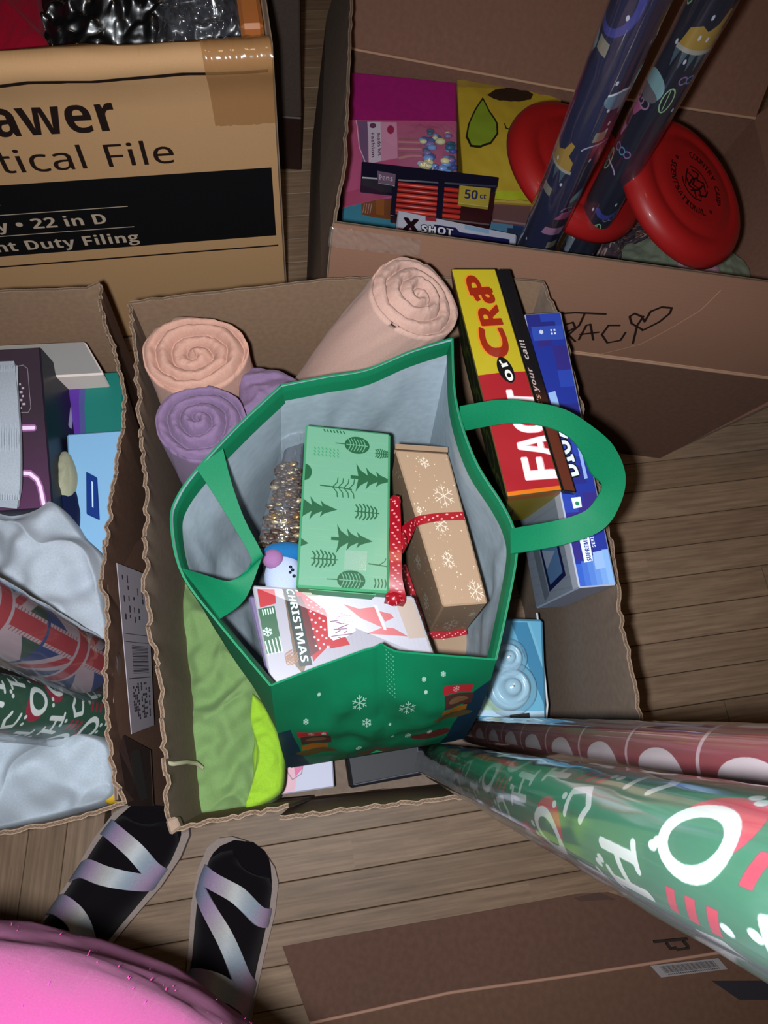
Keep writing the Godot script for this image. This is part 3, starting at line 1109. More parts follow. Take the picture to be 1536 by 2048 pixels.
func person() -> void:
	var skin = mat(Color(0.78, 0.58, 0.48), 0.6)
	var black = cloth_mat(Color(0.075, 0.055, 0.075), 40)
	var pink = cloth_mat(Color(0.46, 0.135, 0.325), 60)
	var t = thing("person", "person in a fuzzy pink sweater, dark socks and pale strappy sandals looking down", "person", Vector3(-0.2, 0, 0.22))
	# feet: toe tip and heel on the floor
	var toes = [P(487, 1682, 0.02), P(336, 1612, 0.02)]
	var fwd = [Vector3(0.105, 0, -0.99).normalized(), Vector3(0.56, 0, -0.83).normalized()]
	var ankles = []
	for i in 2:
		toes[i].y = 0
		ankles.append(toes[i] - fwd[i] * 0.215 + Vector3(0, 0.10, 0))
	var hipz = 0.27
	var body = MB.new()
	var bones = []
	for i in 2:
		var hip = Vector3(-0.12 - i * 0.17, 0.80, hipz)
		var knee: Vector3 = hip.lerp(ankles[i], 0.52) + Vector3(0, 0.0, -0.02)
		bones.append([hip, knee, 0.085, 0.058])
		bones.append([knee, ankles[i], 0.058, 0.040])
		bones.append([ankles[i], ankles[i] + Vector3(0, -0.05, 0), 0.038, 0.036])
	bones.append([Vector3(-0.13, 0.85, hipz), Vector3(-0.28, 0.85, hipz), 0.12, 0.12])
	bones.append([Vector3(-0.2, 0.86, 0.23), Vector3(-0.2, 1.22, 0.27), 0.13, 0.12])
	bones.append([Vector3(-0.04, 1.27, 0.28), Vector3(-0.36, 1.27, 0.28), 0.065, 0.065])
	bones.append([Vector3(-0.2, 1.25, 0.28), Vector3(-0.2, 1.42, 0.26), 0.055, 0.05])
	bones.append([Vector3(-0.2, 1.47, 0.22), Vector3(-0.2, 1.56, 0.25), 0.072, 0.092])
	bones.append([Vector3(-0.2, 1.48, 0.145), Vector3(-0.2, 1.50, 0.14), 0.018, 0.014])
	var arms = [[Vector3(-0.02, 1.27, 0.28), Vector3(0.06, 1.03, 0.36), Vector3(0.03, 1.17, 0.20)], [Vector3(-0.38, 1.27, 0.28), Vector3(-0.47, 1.03, 0.32), Vector3(-0.46, 0.80, 0.27)]]
	for a in arms:
		bones.append([a[0], a[1], 0.052, 0.042])
		bones.append([a[1], a[2], 0.042, 0.028])
	nets(body, black, bones, 0.013, 0.05)
	for a in arms:
		var d: Vector3 = (a[2] - a[1]).normalized()
		var s = d.cross(Vector3.UP if absf(d.y) < 0.8 else Vector3.RIGHT).normalized()
		body.tube(skin, [a[2] - d * 0.02, a[2] + d * 0.03, a[2] + d * 0.08, a[2] + d * 0.10], [0.026, 0.034, 0.040, 0.034], 12, 1, 1, skin, 0.5, s.cross(d))
		var dn = s.cross(d) * -1.0
		for i in 4:
			var o: Vector3 = a[2] + d * 0.09 + s * (i - 1.5) * 0.019
			var l: float = [0.062, 0.074, 0.07, 0.052][i]
			body.tube(skin, [o, o + d * l * 0.5 + dn * 0.008, o + d * l * 0.85 + dn * 0.026, o + d * l + dn * 0.04], [0.0095, 0.009, 0.008, 0.005], 8, 1, 1, skin)
		var th: Vector3 = a[2] + d * 0.035 + s * 0.03
		body.tube(skin, [th, th + d * 0.03 + s * 0.02 + dn * 0.01, th + d * 0.055 + s * 0.02 + dn * 0.022], [0.012, 0.01, 0.007], 8, 1, 1, skin)
	part("body", body, t)
	var face = MB.new()
	nets(face, skin, [[Vector3(-0.2, 1.475, 0.213), Vector3(-0.2, 1.555, 0.238), 0.073, 0.088], [Vector3(-0.2, 1.485, 0.142), Vector3(-0.2, 1.515, 0.143), 0.016, 0.010], [Vector3(-0.2, 1.38, 0.27), Vector3(-0.2, 1.46, 0.25), 0.053, 0.05], [Vector3(-0.118, 1.51, 0.25), Vector3(-0.114, 1.54, 0.255), 0.014, 0.016], [Vector3(-0.282, 1.51, 0.25), Vector3(-0.286, 1.54, 0.255), 0.014, 0.016]], 0.006, 0.02)
	for sx in [-1, 1]:
		face.ball(mat(Color(0.9, 0.9, 0.88), 0.3), Transform3D(Basis().scaled(Vector3(0.014, 0.009, 0.008)), Vector3(-0.2 + sx * 0.03, 1.525, 0.156)), 8)
		face.ball(mat(Color(0.12, 0.07, 0.05), 0.3), Transform3D(Basis().scaled(Vector3.ONE * 0.0055), Vector3(-0.2 + sx * 0.03, 1.523, 0.149)), 8)
	face.ball(mat(Color(0.62, 0.32, 0.30), 0.5), Transform3D(Basis().scaled(Vector3(0.022, 0.006, 0.006)), Vector3(-0.2, 1.452, 0.146)), 8)
	part("head", face, t)
	var hair = MB.new()
	nets(hair, cloth_mat(Color(0.16, 0.10, 0.07), 30), [[Vector3(-0.2, 1.575, 0.262), Vector3(-0.2, 1.60, 0.25), 0.098, 0.075], [Vector3(-0.2, 1.55, 0.30), Vector3(-0.2, 1.40, 0.34), 0.085, 0.06]], 0.01, 0.04)
	part("hair", hair, t)
	# sweater
	var rows = [[0.56, 0.245, 0.20, 0.14], [0.58, 0.245, 0.225, 0.155], [0.70, 0.222, 0.25, 0.166], [0.80, 0.206, 0.26, 0.163], [0.86, 0.202, 0.262, 0.160], [0.93, 0.215, 0.256, 0.150], [1.03, 0.25, 0.236, 0.142], [1.15, 0.275, 0.222, 0.13], [1.25, 0.28, 0.20, 0.11], [1.33, 0.28, 0.13, 0.085], [1.38, 0.275, 0.075, 0.065]]
	var sw = MB.new()
	var fz = FastNoiseLite.new()
	fz.seed = 3
	fz.frequency = 30.0
	var ring = func(u: float, v: float) -> Vector3:
		var k: float = v * (rows.size() - 1)
		var i: int = mini(int(k), rows.size() - 2)
		var q = []
		for c in 4:
			q.append(cubic_interpolate(rows[i][c], rows[i + 1][c], rows[maxi(i - 1, 0)][c], rows[mini(i + 2, rows.size() - 1)][c], k - i))
		var a = TAU * u
		var p = Vector3(-0.205 + cos(a) * q[2], q[0], q[1] + sin(a) * q[3])
		var w: float = fz.get_noise_3dv(p) * 0.0012 + nz.get_noise_2d(cos(a) * 2.2 + 7, q[0] * 5 + sin(a)) * 0.006
		return p + Vector3(cos(a), 0, sin(a)) * w
	sw.sheet(pink, ring, 220, 90)
	for a in arms:
		var pts = []
		var rad = []
		for i in 13:
			var k = i / 12.0
			pts.append(a[0].lerp(a[1], k * 2) if k < 0.5 else a[1].lerp(a[2], (k - 0.5) * 2))
			rad.append(lerpf(0.078, 0.045, k) + 0.002 * sin(i * 2.1))
		sw.tube(pink, pts, rad, 20)
	var s = part("sweater", sw, t, "fuzzy bright pink knit sweater")
	# loose fibres along its front
	var fb = MB.new()
	var g = RandomNumberGenerator.new()
	g.seed = 8
	for i in 320:
		var u = g.randf_range(0.62, 1.0)
		var p: Vector3 = ring.call(u, g.randf_range(0.2, 0.62))
		var nn = Vector3(cos(TAU * u), g.randf_range(-0.6, 0.9), sin(TAU * u)).normalized()
		var e = p + nn * g.randf_range(0.0006, 0.0016) + Vector3(g.randf_range(-1, 1), g.randf_range(-1, 1), g.randf_range(-1, 1)) * 0.0006
		var w = nn.cross(Vector3.UP).normalized() * 0.0003
		fb.tri(pink, [p - w, p + w, e], [Vector2.ZERO, Vector2(0.1, 0), Vector2(0, 0.1)], false)
	var fo = part("wool_fuzz", fb, s)
	fo.set_meta("kind", "stuff")
	# socks and sandals
	var wt = [[0.0, 0.012, 0.014], [0.006, 0.026, 0.024], [0.02, 0.038, 0.030], [0.05, 0.045, 0.036], [0.08, 0.0455, 0.043], [0.11, 0.043, 0.053], [0.14, 0.040, 0.064], [0.17, 0.038, 0.080], [0.20, 0.037, 0.098], [0.23, 0.034, 0.09], [0.255, 0.026, 0.06], [0.262, 0.012, 0.04]]
	var sec = func(x: float) -> Vector2:
		for i in wt.size() - 1:
			if x <= wt[i + 1][0] or i == wt.size() - 2:
				var k: float = clampf((x - wt[i][0]) / (wt[i + 1][0] - wt[i][0]), 0, 1)
				return Vector2(lerpf(wt[i][1], wt[i + 1][1], k), lerpf(wt[i][2], wt[i + 1][2], k))
		return Vector2.ZERO
	for i in 2:
		var f: Vector3 = fwd[i]
		var sd: Vector3 = f.cross(Vector3.UP)
		var toe: Vector3 = toes[i]
		var mir = 1.0 if i == 0 else -1.0
		var surf = func(x: float, ph: float, gr: float) -> Vector3:
			var q: Vector2 = sec.call(x)
			var lump: float = 0.0015 * sin(ph * 5.5) * clampf(1.0 - x / 0.035, 0, 1)
			# the toes end on a slant: the little toe lies further back
			var back: float = clampf(1.0 - x / 0.05, 0, 1) * clampf(sin(ph) * mir * 0.5 + 0.5, 0, 1) * 0.026 + clampf(1.0 - x / 0.03, 0, 1) * 0.012
			return toe - f * (x + back) + sd * sin(ph) * (q.x + gr) + Vector3(0, 0.020 + maxf(cos(ph), -0.0) * (q.y + gr + lump), 0)
		var sock = MB.new()
		sock.sheet(black, func(u, v): return surf.call(v * 0.262, lerpf(-PI * 0.5, PI * 0.5, u), 0.0), 24, 44)
		sock.sheet(black, func(u, v): return toe - f * (v * 0.262) + sd * lerpf(-1, 1, u) * (sec.call(v * 0.262) as Vector2).x + Vector3(0, 0.0205, 0), 2, 30)
		var an: Vector3 = ankles[i]
		var up2: Vector3 = Vector3(-0.12 - i * 0.17, 0.80, hipz).lerp(an, 0.52)
		sock.tube(black, [an + Vector3(0, -0.045, 0), an + Vector3(0, -0.01, 0.0), an.lerp(up2, 0.15), an.lerp(up2, 0.5)], [0.036, 0.041, 0.045, 0.052], 20)
		part("sock", sock, t, "dark sock")
		# sandal: sole with straps across the foot
		var sole = MB.new()
		var grey = mat(Color(0.60, 0.53, 0.50), 0.7, {"grain": 25.0})
		var rim = mat(Color(0.50, 0.42, 0.45), 0.5)
		var outl = PackedVector2Array()
		var ow = [[-0.012, 0.0], [-0.011, 0.016], [-0.004, 0.032], [0.012, 0.045], [0.04, 0.052], [0.08, 0.053], [0.13, 0.047], [0.18, 0.043], [0.23, 0.042], [0.262, 0.034], [0.275, 0.018], [0.278, 0.0]]
		for k in ow.size():
			outl.append(Vector2(ow[k][1], ow[k][0]))
		for k in range(ow.size() - 2, 0, -1):
			outl.append(Vector2(-ow[k][1], ow[k][0]))
		var sk = PackedVector2Array()
		for k in outl.size():
			var b = clampf(1.0 - outl[k].y / 0.05, 0, 1) * clampf(outl[k].x * mir / 0.05 * 0.5 + 0.5, 0, 1) * 0.022
			sk.append(outl[k] + Vector2(0, b))
		sole.slab(grey, rim, Transform3D(Basis(sd, Vector3.UP, -f), toe + Vector3(0, 0.020, 0)), sk, 0.020, Vector2(0.1, 0.1))
		var sn = part("sandal", sole, t, "pale grey sandal sole")
		var scv = Cv.new(256, 32, Color(0.52, 0.53, 0.60))
		var cols = [Color(0.55, 0.57, 0.68), Color(0.70, 0.58, 0.70), Color(0.56, 0.61, 0.66), Color(0.66, 0.65, 0.64), Color(0.64, 0.54, 0.66), Color(0.52, 0.56, 0.66)]
		for k in 6:
			for j in 20:
				var c0: Color = cols[k]
				scv.rect(k * 43 + j * 2.2, 0, 3, 32, c0.lerp(cols[(k + 1) % 6], j / 20.0))
		scv.speck(900, 0.05, 4)
		var sm = pic(scv, 0.45, {"metal": 0.05})
		var lines: Array = [[[0.042, -1.35], [0.044, -0.9], [0.056, 0.0], [0.080, 0.8], [0.084, 1.35]], [[0.056, -1.35], [0.070, -0.8], [0.100, -0.1], [0.146, 0.7], [0.166, 1.35]], [[0.164, -1.35], [0.150, -0.7], [0.150, 0.0], [0.166, 0.7], [0.184, 1.35]]]
		if i == 1:
			lines = [[[0.062, -1.35], [0.058, -0.8], [0.058, 0.0], [0.066, 0.8], [0.068, 1.35]], [[0.125, -1.35], [0.108, -0.8], [0.098, -0.1], [0.084, 0.7], [0.076, 1.35]], [[0.165, -1.35], [0.150, -0.7], [0.147, 0.0], [0.165, 0.7], [0.195, 1.35]]]
		for l in lines:
			var pts = []
			for q in l:
				pts.append(Vector3(q[0], q[1], 0))
			var w = 0.0105
			var sb = MB.new()
			sb.shell(sm, sm, sm, func(u, v):
				var c = smooth_along(pts, u)
				var nx = smooth_along(pts, minf(u + 0.02, 1.0)) - smooth_along(pts, maxf(u - 0.02, 0.0))
				var q2: Vector2 = sec.call(c.x)
				var dirv = Vector2(nx.x, nx.y * q2.x).normalized()
				var nrm = Vector2(-dirv.y, dirv.x) * lerpf(-w, w, v)
				return surf.call(c.x + nrm.x, c.y + nrm.y / q2.x * 0.8, 0.003), 24, 4, 0.0025)
			part("strap", sb, sn, "shimmering pale strap")


# a ribbon through pairs of edge points
func ribbon(mb: MB, m: Material, pairs: Array, th := 0.0015, nu := 40, vs := 1.0, us := 1.0) -> void:
	var a = []
	var b = []
	for p in pairs:
		a.append(P(p[0], p[1], p[4]))
		b.append(P(p[2], p[3], p[5] if p.size() > 5 else p[4]))
	mb.shell(m, m, m, func(u, v): return smooth_along(a, u).lerp(smooth_along(b, u), v), nu, 4, th, us, vs)


func bag() -> void:
	var t = thing("tote_bag", "open green holiday tote bag with white lining standing in the middle box", "bag", Vector3(0.03, 0.03, -0.2))
	var green = Color(0.045, 0.47, 0.31)
	var gm = mat(green, 0.55, {"grain": 14.0, "spec": 0.35})
	var band = mat(Color(0.045, 0.44, 0.29), 0.6, {"grain": 40.0, "spec": 0.3})
	var lin = mat(Color(0.69, 0.75, 0.79), 0.65, {"grain": 6.0, "spec": 0.35})
	var back = PL([[905, 676], [822, 702], [735, 738, 0.49], [655, 752, 0.49], [562, 770, 0.49]], 0.50)
	var left = PL([[562, 770, 0.49], [478, 848], [405, 925], [356, 990, 0.48], [342, 1045, 0.48], [364, 1147, 0.475], [440, 1250, 0.47], [541, 1371, 0.47]], 0.485)
	var front = PL([[541, 1371], [635, 1334], [734, 1298, 0.475], [860, 1309, 0.475], [992, 1319]], 0.47)
	var right = PL([[992, 1319, 0.47], [1018, 1200, 0.475], [1034, 1105], [1027, 1055], [1003, 1005], [949, 917, 0.49], [912, 800, 0.495], [905, 676, 0.50]], 0.48)
	var fl = P(574, 1534, 0.21)
	var fr = P(928, 1476, 0.21)
	var br = P(830, 1030, 0.05)
	var bl = P(560, 1060, 0.05)
	var cv = Cv.new(560, 330, green, 2.0)
	cv.speck(9000, 0.02, 6)
	var wht = Color(0.75, 0.86, 0.80)
	var navy = Color(0.06, 0.20, 0.28)
	cv.poly([Vector2(0, 150), Vector2(40, 140), Vector2(70, 330), Vector2(0, 330)], navy)
	cv.poly([Vector2(560, 60), Vector2(500, 110), Vector2(480, 330), Vector2(560, 330)], navy)
	for q in [[56, 150, 1.0], [430, 70, 1.0]]:
		var x: float = q[0]
		var y: float = q[1]
		cv.rect(x, y, 84, 24, Color(0.72, 0.17, 0.20))
		cv.flake(x + 40, y + 12, 10, Color(0.9, 0.7, 0.7))
		cv.rect(x + 6, y + 26, 84, 36, Color(0.30, 0.18, 0.16))
		cv.ell(x + 48, y + 44, 30, 9, Color(0.45, 0.33, 0.22))
		cv.rect(x + 4, y + 66, 76, 20, Color(0.62, 0.38, 0.10))
		cv.ell(x + 44, y + 100, 60, 14, Color(0.36, 0.30, 0.17))
	cv.ell(285, 312, 70, 16, Color(0.45, 0.30, 0.16))
	cv.ell(430, 250, 60, 20, Color(0.40, 0.16, 0.14))
	for q in [[222, 96, 20], [338, 112, 22], [240, 150, 12], [84, 120, 8], [130, 160, 7], [380, 50, 6], [384, 78, 5], [430, 40, 7], [220, 250, 9], [310, 215, 5], [360, 240, 10], [420, 232, 9], [300, 170, 4], [120, 60, 5]]:
		cv.flake(q[0], q[1], q[2], wht, 2.2)
	for i in 40:
		cv.ell(292 + (i % 4) * 5, 4 + i * 2.0, 1.2, 1.2, Color(0.5, 0.78, 0.65))
	var fm = pic(cv, 0.42, {"coat": 0.25, "coatrough": 0.25})
	var sides = [["back_panel", back, br, bl, gm], ["side_panel", left, bl, fl, gm], ["front_panel", front, fl, fr, fm], ["side_panel", right, fr, br, gm]]
	for s in sides:
		var rimp: Array = s[1]
		var b0: Vector3 = s[2]
		var b1: Vector3 = s[3]
		var isf: bool = s[0] == "front_panel"
		var mb = MB.new()
		mb.shell(s[4], lin, gm, func(u, v):
			var a = smooth_along(rimp, u) if not isf else along(rimp, u)
			var b = b0.lerp(b1, u)
			var p = a.lerp(b, v)
			var o = (p - Vector3(0.03, p.y, -0.22)).normalized()
			var bul = sin(v * PI) * sin(u * PI) * (0.012 if isf else 0.012)
			bul += nz.get_noise_2d(u * 4 + b0.x * 40, v * 3.0) * 0.008 * sin(v * PI) * sin(u * PI)
			if isf:
				bul -= 0.006 * exp(-pow((u - 0.5) / 0.03, 2)) * (1 - v * 0.5)
				bul += sin(v * PI) * 0.004
			return p + Vector3(o.x, 0, o.z) * bul, 36, 20, 0.0018)
		part(s[0], mb, t, "glossy green front printed with snowflakes and houses" if isf else "")
	var bm = MB.new()
	bm.hexa([bl + Vector3(0, 0.03, 0), br + Vector3(0, 0.03, 0), fr, fl], [bl + Vector3(0, -0.02, 0), br + Vector3(0, -0.02, 0), fr - Vector3(0, 0.06, 0), fl - Vector3(0, 0.06, 0)], 0.003, gm)
	part("bottom_panel", bm, t)
	# binding sewn round the rim
	var loop: Array = back.slice(0, -1) + left.slice(0, -1)
	var widths = {}
	for pass_ in [[back, 0.023], [left, 0.027], [right, 0.021]]:
		var q: Array = pass_[0]
		var w: float = pass_[1]
		var mb = MB.new()
		mb.shell(band, band, band, func(u, v):
			var a = smooth_along(q, u)
			var c = Vector3(0.03, 0.1, -0.22)
			var inn = Vector3(c.x - a.x, 0, c.z - a.z).normalized()
			var down = Vector3(0, -1, 0) + inn * 0.12
			var k = v * 2 - 1
			return a + (inn * 0.002 * signf(k) if absf(k) > 0.15 else Vector3(0, 0.0015, 0)) + down * w * (absf(k)), 40, 14, 0.0008)
		part("binding", mb, t, "matte green rim binding")
	# handles
	var hm = MB.new()
	ribbon(hm, band, [[920, 812, 926, 862, 0.495, 0.48], [1000, 800, 1010, 848, 0.52], [1070, 806, 1075, 850, 0.535], [1130, 820, 1128, 868, 0.54], [1182, 852, 1160, 900, 0.54], [1226, 892, 1182, 946, 0.535], [1250, 950, 1203, 970, 0.53], [1240, 1008, 1190, 1000, 0.525], [1204, 1060, 1166, 1024, 0.52], [1125, 1090, 1110, 1042, 0.51], [1022, 1108, 1022, 1058, 0.485, 0.482]], 0.0018, 70, 1, 1)
	part("handle", hm, t, "green handle loop lying out to the side")
	hm = MB.new()
	ribbon(hm, band, [[392, 936, 446, 898, 0.492], [425, 985, 462, 962, 0.487], [465, 1050, 488, 1036, 0.478], [500, 1112, 522, 1102, 0.47], [494, 1140, 522, 1118, 0.464], [456, 1162, 500, 1180, 0.458], [405, 1150, 478, 1212, 0.462], [366, 1138, 440, 1238, 0.472]], 0.0018, 60, 1, 1)
	part("handle", hm, t, "green handle folded into the bag")


func ornament_cv(bg: Color) -> Cv:
	return Cv.new(300, 560, bg, 2.0)


func fir(cv: Cv, x: float, y: float, s: float, c: Color) -> void:
	# a fir lying with its tip to the right
	cv.line(Vector2(x - s * 0.75, y), Vector2(x - s * 0.4, y), s * 0.12, c)
	for i in 3:
		var o = x - s * 0.45 + i * s * 0.38
		var w = s * (0.55 - i * 0.12)
		cv.poly([Vector2(o - s * 0.1, y - w), Vector2(o + s * 0.06, y - w * 0.55), Vector2(o + s * 0.52, y), Vector2(o + s * 0.06, y + w * 0.55), Vector2(o - s * 0.1, y + w), Vector2(o, y)], c)


func frond(cv: Cv, x: float, y: float, s: float, c: Color, wd := 4.0) -> void:
	cv.line(Vector2(x - s * 0.6, y), Vector2(x + s, y), wd * 0.8, c)
	for i in 6:
		var o = x - s * 0.4 + i * s * 0.24
		var l = s * (0.5 - absf(i - 2) * 0.05)
		for k in [-1, 1]:
			cv.path([Vector2(o, y), Vector2(o + 2, y + k * l * 0.5), Vector2(o - s * 0.12, y + k * l)], wd, c)


func leafball(cv: Cv, x: float, y: float, s: float, c: Color, bg: Color) -> void:
	cv.ell(x, y, s * 1.15, s * 0.8, c)
	cv.line(Vector2(x - s * 2.0, y), Vector2(x - s, y), 3, c)
	cv.line(Vector2(x - s, y), Vector2(x + s, y), 3, bg)
	for i in 6:
		var o = x - s * 0.7 + i * s * 0.27
		for k in [-1, 1]:
			cv.path([Vector2(o + 5, y), Vector2(o + 1, y + k * s * 0.3), Vector2(o - 5, y + k * s * 0.55)], 3, bg)


func snow_cv(w: float, h: float, seed_: int, flakes: Array) -> StandardMaterial3D:
	var cv = Cv.new(w, h, Color(0.61, 0.50, 0.40), 2.0)
	cv.speck(int(w * h / 20), 0.025, seed_)
	var g = RandomNumberGenerator.new()
	g.seed = seed_
	var c = Color(0.80, 0.75, 0.68)
	for i in int(w * h / 1500):
		var r = g.randf_range(1.2, 3.0)
		cv.ell(g.randf() * w, g.randf() * h, r, r, Color(0.86, 0.80, 0.68))
	for f in flakes:
		cv.flake(f[0] * w, f[1] * h, f[2], c, 3.2)
	return pic(cv, 0.6)


func bag_gifts() -> void:
	# green wrapped gift
	var bg = Color(0.38, 0.58, 0.47)
	var dk = Color(0.055, 0.30, 0.175)
	var cv = Cv.new(300, 560, bg, 2.0)
	cv.speck(5000, 0.02, 5)
	for i in 60:
		cv.rect(rng.randf() * 260, rng.randf() * 560, rng.randf_range(20, 90), 1, Color(0.41, 0.61, 0.50))
	var gq = [P(611, 848, 0.43), P(781, 866, 0.43), P(778, 1186, 0.425), P(592, 1174, 0.425)]
	leafball(cv, 185, 52, 40, dk, bg)
	frond(cv, 272, 75, 34, dk)
	for i in 7:
		cv.line(Vector2(60 + i * 12, 4), Vector2(66 + i * 12, 14), 4, dk)
		for j in 3:
			cv.line(Vector2(28 + i * 14, 74 + j * 12), Vector2(34 + i * 14, 82 + j * 12), 4, Color(0.20, 0.50, 0.34))
	fir(cv, 236, 172, 96, dk)
	cv.ell(-2, 168, 26, 30, dk)
	cv.line(Vector2(55, 212), Vector2(170, 218), 4, dk)
	for i in 4:
		for k in [-1, 1]:
			cv.path([Vector2(100 + i * 20, 215), Vector2(116 + i * 20, 215 + k * 18), Vector2(118 + i * 20, 215 + k * 34)], 3.4, dk)
	fir(cv, 40, 295, 96, dk)
	frond(cv, 215, 295, 56, dk, 5.5)
	fir(cv, 172, 396, 92, dk)
	cv.poly([Vector2(0, 402), Vector2(26, 418), Vector2(0, 430)], dk)
	frond(cv, 72, 468, 58, dk, 5.5)
	cv.line(Vector2(235, 474), Vector2(300, 478), 4, dk)
	cv.path([Vector2(272, 476), Vector2(292, 462), Vector2(296, 452)], 3, dk)
	leafball(cv, 178, 534, 42, dk, bg)
	for i in 4:
		for k in [-1, 1]:
			cv.path([Vector2(262 + i * 12, 538), Vector2(258 + i * 12, 538 + k * 14)], 4, dk)
	var wrap = pic(cv, 0.45, {"coat": 0.15})
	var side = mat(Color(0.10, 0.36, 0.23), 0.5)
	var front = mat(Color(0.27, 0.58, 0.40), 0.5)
	var t = thing("gift_box", "green gift box wrapped in paper with dark fir trees and leaves", "gift", drop(gq, 0.12)[0].lerp(drop(gq, 0.12)[2], 0.5))
	var mb = MB.new()
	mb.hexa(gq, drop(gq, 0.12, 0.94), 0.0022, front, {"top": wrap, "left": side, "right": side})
	part("wrapped_box", mb, t)
	mb = MB.new()
	var e = gq[3].lerp(gq[2], 0.0) as Vector3
	var fl2 = [gq[3] + Vector3(0.012, -0.003, 0.0012), gq[2] + Vector3(-0.012, -0.003, 0.0012), gq[2] + Vector3(-0.02, -0.05, 0.002), gq[3] + Vector3(0.02, -0.05, 0.002)]
	mb.shell(front, front, front, func(u, v): return fl2[0].lerp(fl2[1], u).lerp(fl2[3].lerp(fl2[2], u), v), 3, 3, 0.0008)
	part("folded_end", mb, t)
	mb = MB.new()
	var tape = mat(Color(0.8, 0.9, 0.85), 0.1, {"alpha": 0.12, "spec": 0.7})
	var tq = shifted(PL([[690, 1100], [735, 1103], [732, 1142], [688, 1139]], 0.4285), Vector3(0, 0.0006, 0))
	mb.shell(tape, tape, tape, func(u, v): return tq[0].lerp(tq[1], u).lerp(tq[3].lerp(tq[2], u), v), 2, 2, 0.0003)
	part("clear_tape", mb, t)
	# kraft gift with a red ribbon
	var kq = [P(790, 899, 0.42), P(896, 906, 0.42), P(976, 1206, 0.42), P(886, 1213, 0.42)]
	var dn = R(700, 1560) * 0.17
	var kb = shifted(kq, dn)
	t = thing("gift_box", "brown kraft gift box printed with white snowflakes and tied with red ribbon", "gift", kb[0].lerp(kb[2], 0.5))
	mb = MB.new()
	mb.hexa(kq, kb, 0.0016, mat(Color(0.61, 0.50, 0.40), 0.7), {
		"top": snow_cv(220, 560, 3, [[0.5, 0.07, 22], [0.72, 0.30, 46], [0.5, 0.50, 36], [0.42, 0.73, 32], [0.84, 0.93, 40], [0.1, 0.4, 14]]),
		"left": snow_cv(560, 260, 4, [[0.3, 0.5, 24], [0.62, 0.4, 30], [0.85, 0.55, 30]]),
		"front": snow_cv(200, 260, 5, [[0.45, 0.6, 46], [0.85, 0.3, 18]])})
	part("wrapped_box", mb, t)
	mb = MB.new()
	mb.hexa([kq[0] + Vector3(0, 0.002, -0.006), kq[1] + Vector3(0, 0.002, -0.006), kq[1] + Vector3(0, 0.002, 0), kq[0] + Vector3(0, 0.002, 0)], shifted(kq, Vector3(0, -0.012, 0)).slice(0, 2) + [kq[1] + Vector3(0, -0.012, -0.004), kq[0] + Vector3(0, -0.012, -0.004)], 0.0006, mat(Color(0.55, 0.45, 0.36), 0.7))
	part("lid_edge", mb, t)
	var rc = Cv.new(320, 40, Color(0.56, 0.06, 0.11), 2.0)
	for i in 22:
		rc.flake(8 + i * 14.5, 10 + (i * 17) % 24, 4.5, Color(0.90, 0.55, 0.58), 2.0)
	var rm = pic(rc, 0.3, {"coat": 0.3})
	var rib = func(pairs: Array, us: float) -> void:
		var m2 = MB.new()
		ribbon(m2, rm, pairs, 0.0012, 24, 1.0, us)
		part("ribbon", m2, t, "red ribbon with tiny white snowflakes")
	rib.call([[926, 1024, 930, 1040, 0.4225], [880, 1026, 880, 1042, 0.4225], [838, 1032, 840, 1050, 0.4225], [822, 1040, 830, 1058, 0.415], [800, 1058, 818, 1084, 0.40], [786, 1090, 806, 1106, 0.405]], 1.2)
	rib.call([[779, 1000, 800, 992, 0.418], [778, 1050, 802, 1050, 0.424], [777, 1100, 803, 1104, 0.426], [778, 1150, 804, 1152, 0.424], [772, 1190, 812, 1196, 0.418], [768, 1206, 806, 1212, 0.405]], 2.0)
	rib.call([[798, 1132, 812, 1128, 0.285], [814, 1184, 828, 1178, 0.284], [832, 1238, 846, 1230, 0.283], [843, 1272, 856, 1262, 0.282]], 1.0)
	rib.call([[846, 1262, 850, 1276, 0.284], [890, 1264, 890, 1277, 0.284], [932, 1256, 934, 1269, 0.284]], 0.8)
	for kn in [[788, 1196, 0.415, Vector3(0.0085, 0.007, 0.008)], [800, 1082, 0.412, Vector3(0.007, 0.006, 0.010)], [790, 1002, 0.415, Vector3(0.006, 0.005, 0.006)]]:
		mb = MB.new()
		mb.ball(rm, Transform3D(Basis().scaled(kn[3]), P(kn[0], kn[1], kn[2])), 8)
		part("ribbon_knot", mb, t)
	# second kraft box under it
	var q2 = [P(800, 1180, 0.24), P(935, 1180, 0.24), P(942, 1322, 0.24), P(800, 1316, 0.24)]
	mb = MB.new()
	mb.hexa(q2, drop(q2, 0.12, 0.97), 0.0015, mat(Color(0.55, 0.44, 0.35), 0.7), {"top": snow_cv(220, 220, 9, [[0.3, 0.6, 20]])})
	solo("gift_box", mb, drop(q2, 0.12)[0].lerp(drop(q2, 0.12)[2], 0.5), "lower brown kraft gift box beneath the ribboned one", "gift")
	# boxed Christmas cards or book
	var cq = [P(503, 1170, 0.405), P(826, 1192, 0.405), P(872, 1322, 0.395), P(541, 1372, 0.40)]
	cv = Cv.new(640, 400, Color(0.59, 0.58, 0.62), 2.0)
	for i in 22:
		cv.line(Vector2(250 + i * 19, 0), Vector2(240 + i * 19, 400), 1.5, Color(0.56, 0.55, 0.59))
	var red = Color(0.62, 0.06, 0.12)
	cv.poly(on(cq, cv, [[510, 1176], [545, 1176], [548, 1212], [516, 1214]]), red)
	cv.poly(on(cq, cv, [[512, 1216], [545, 1216], [562, 1310], [530, 1310]]), Color(0.05, 0.30, 0.17))
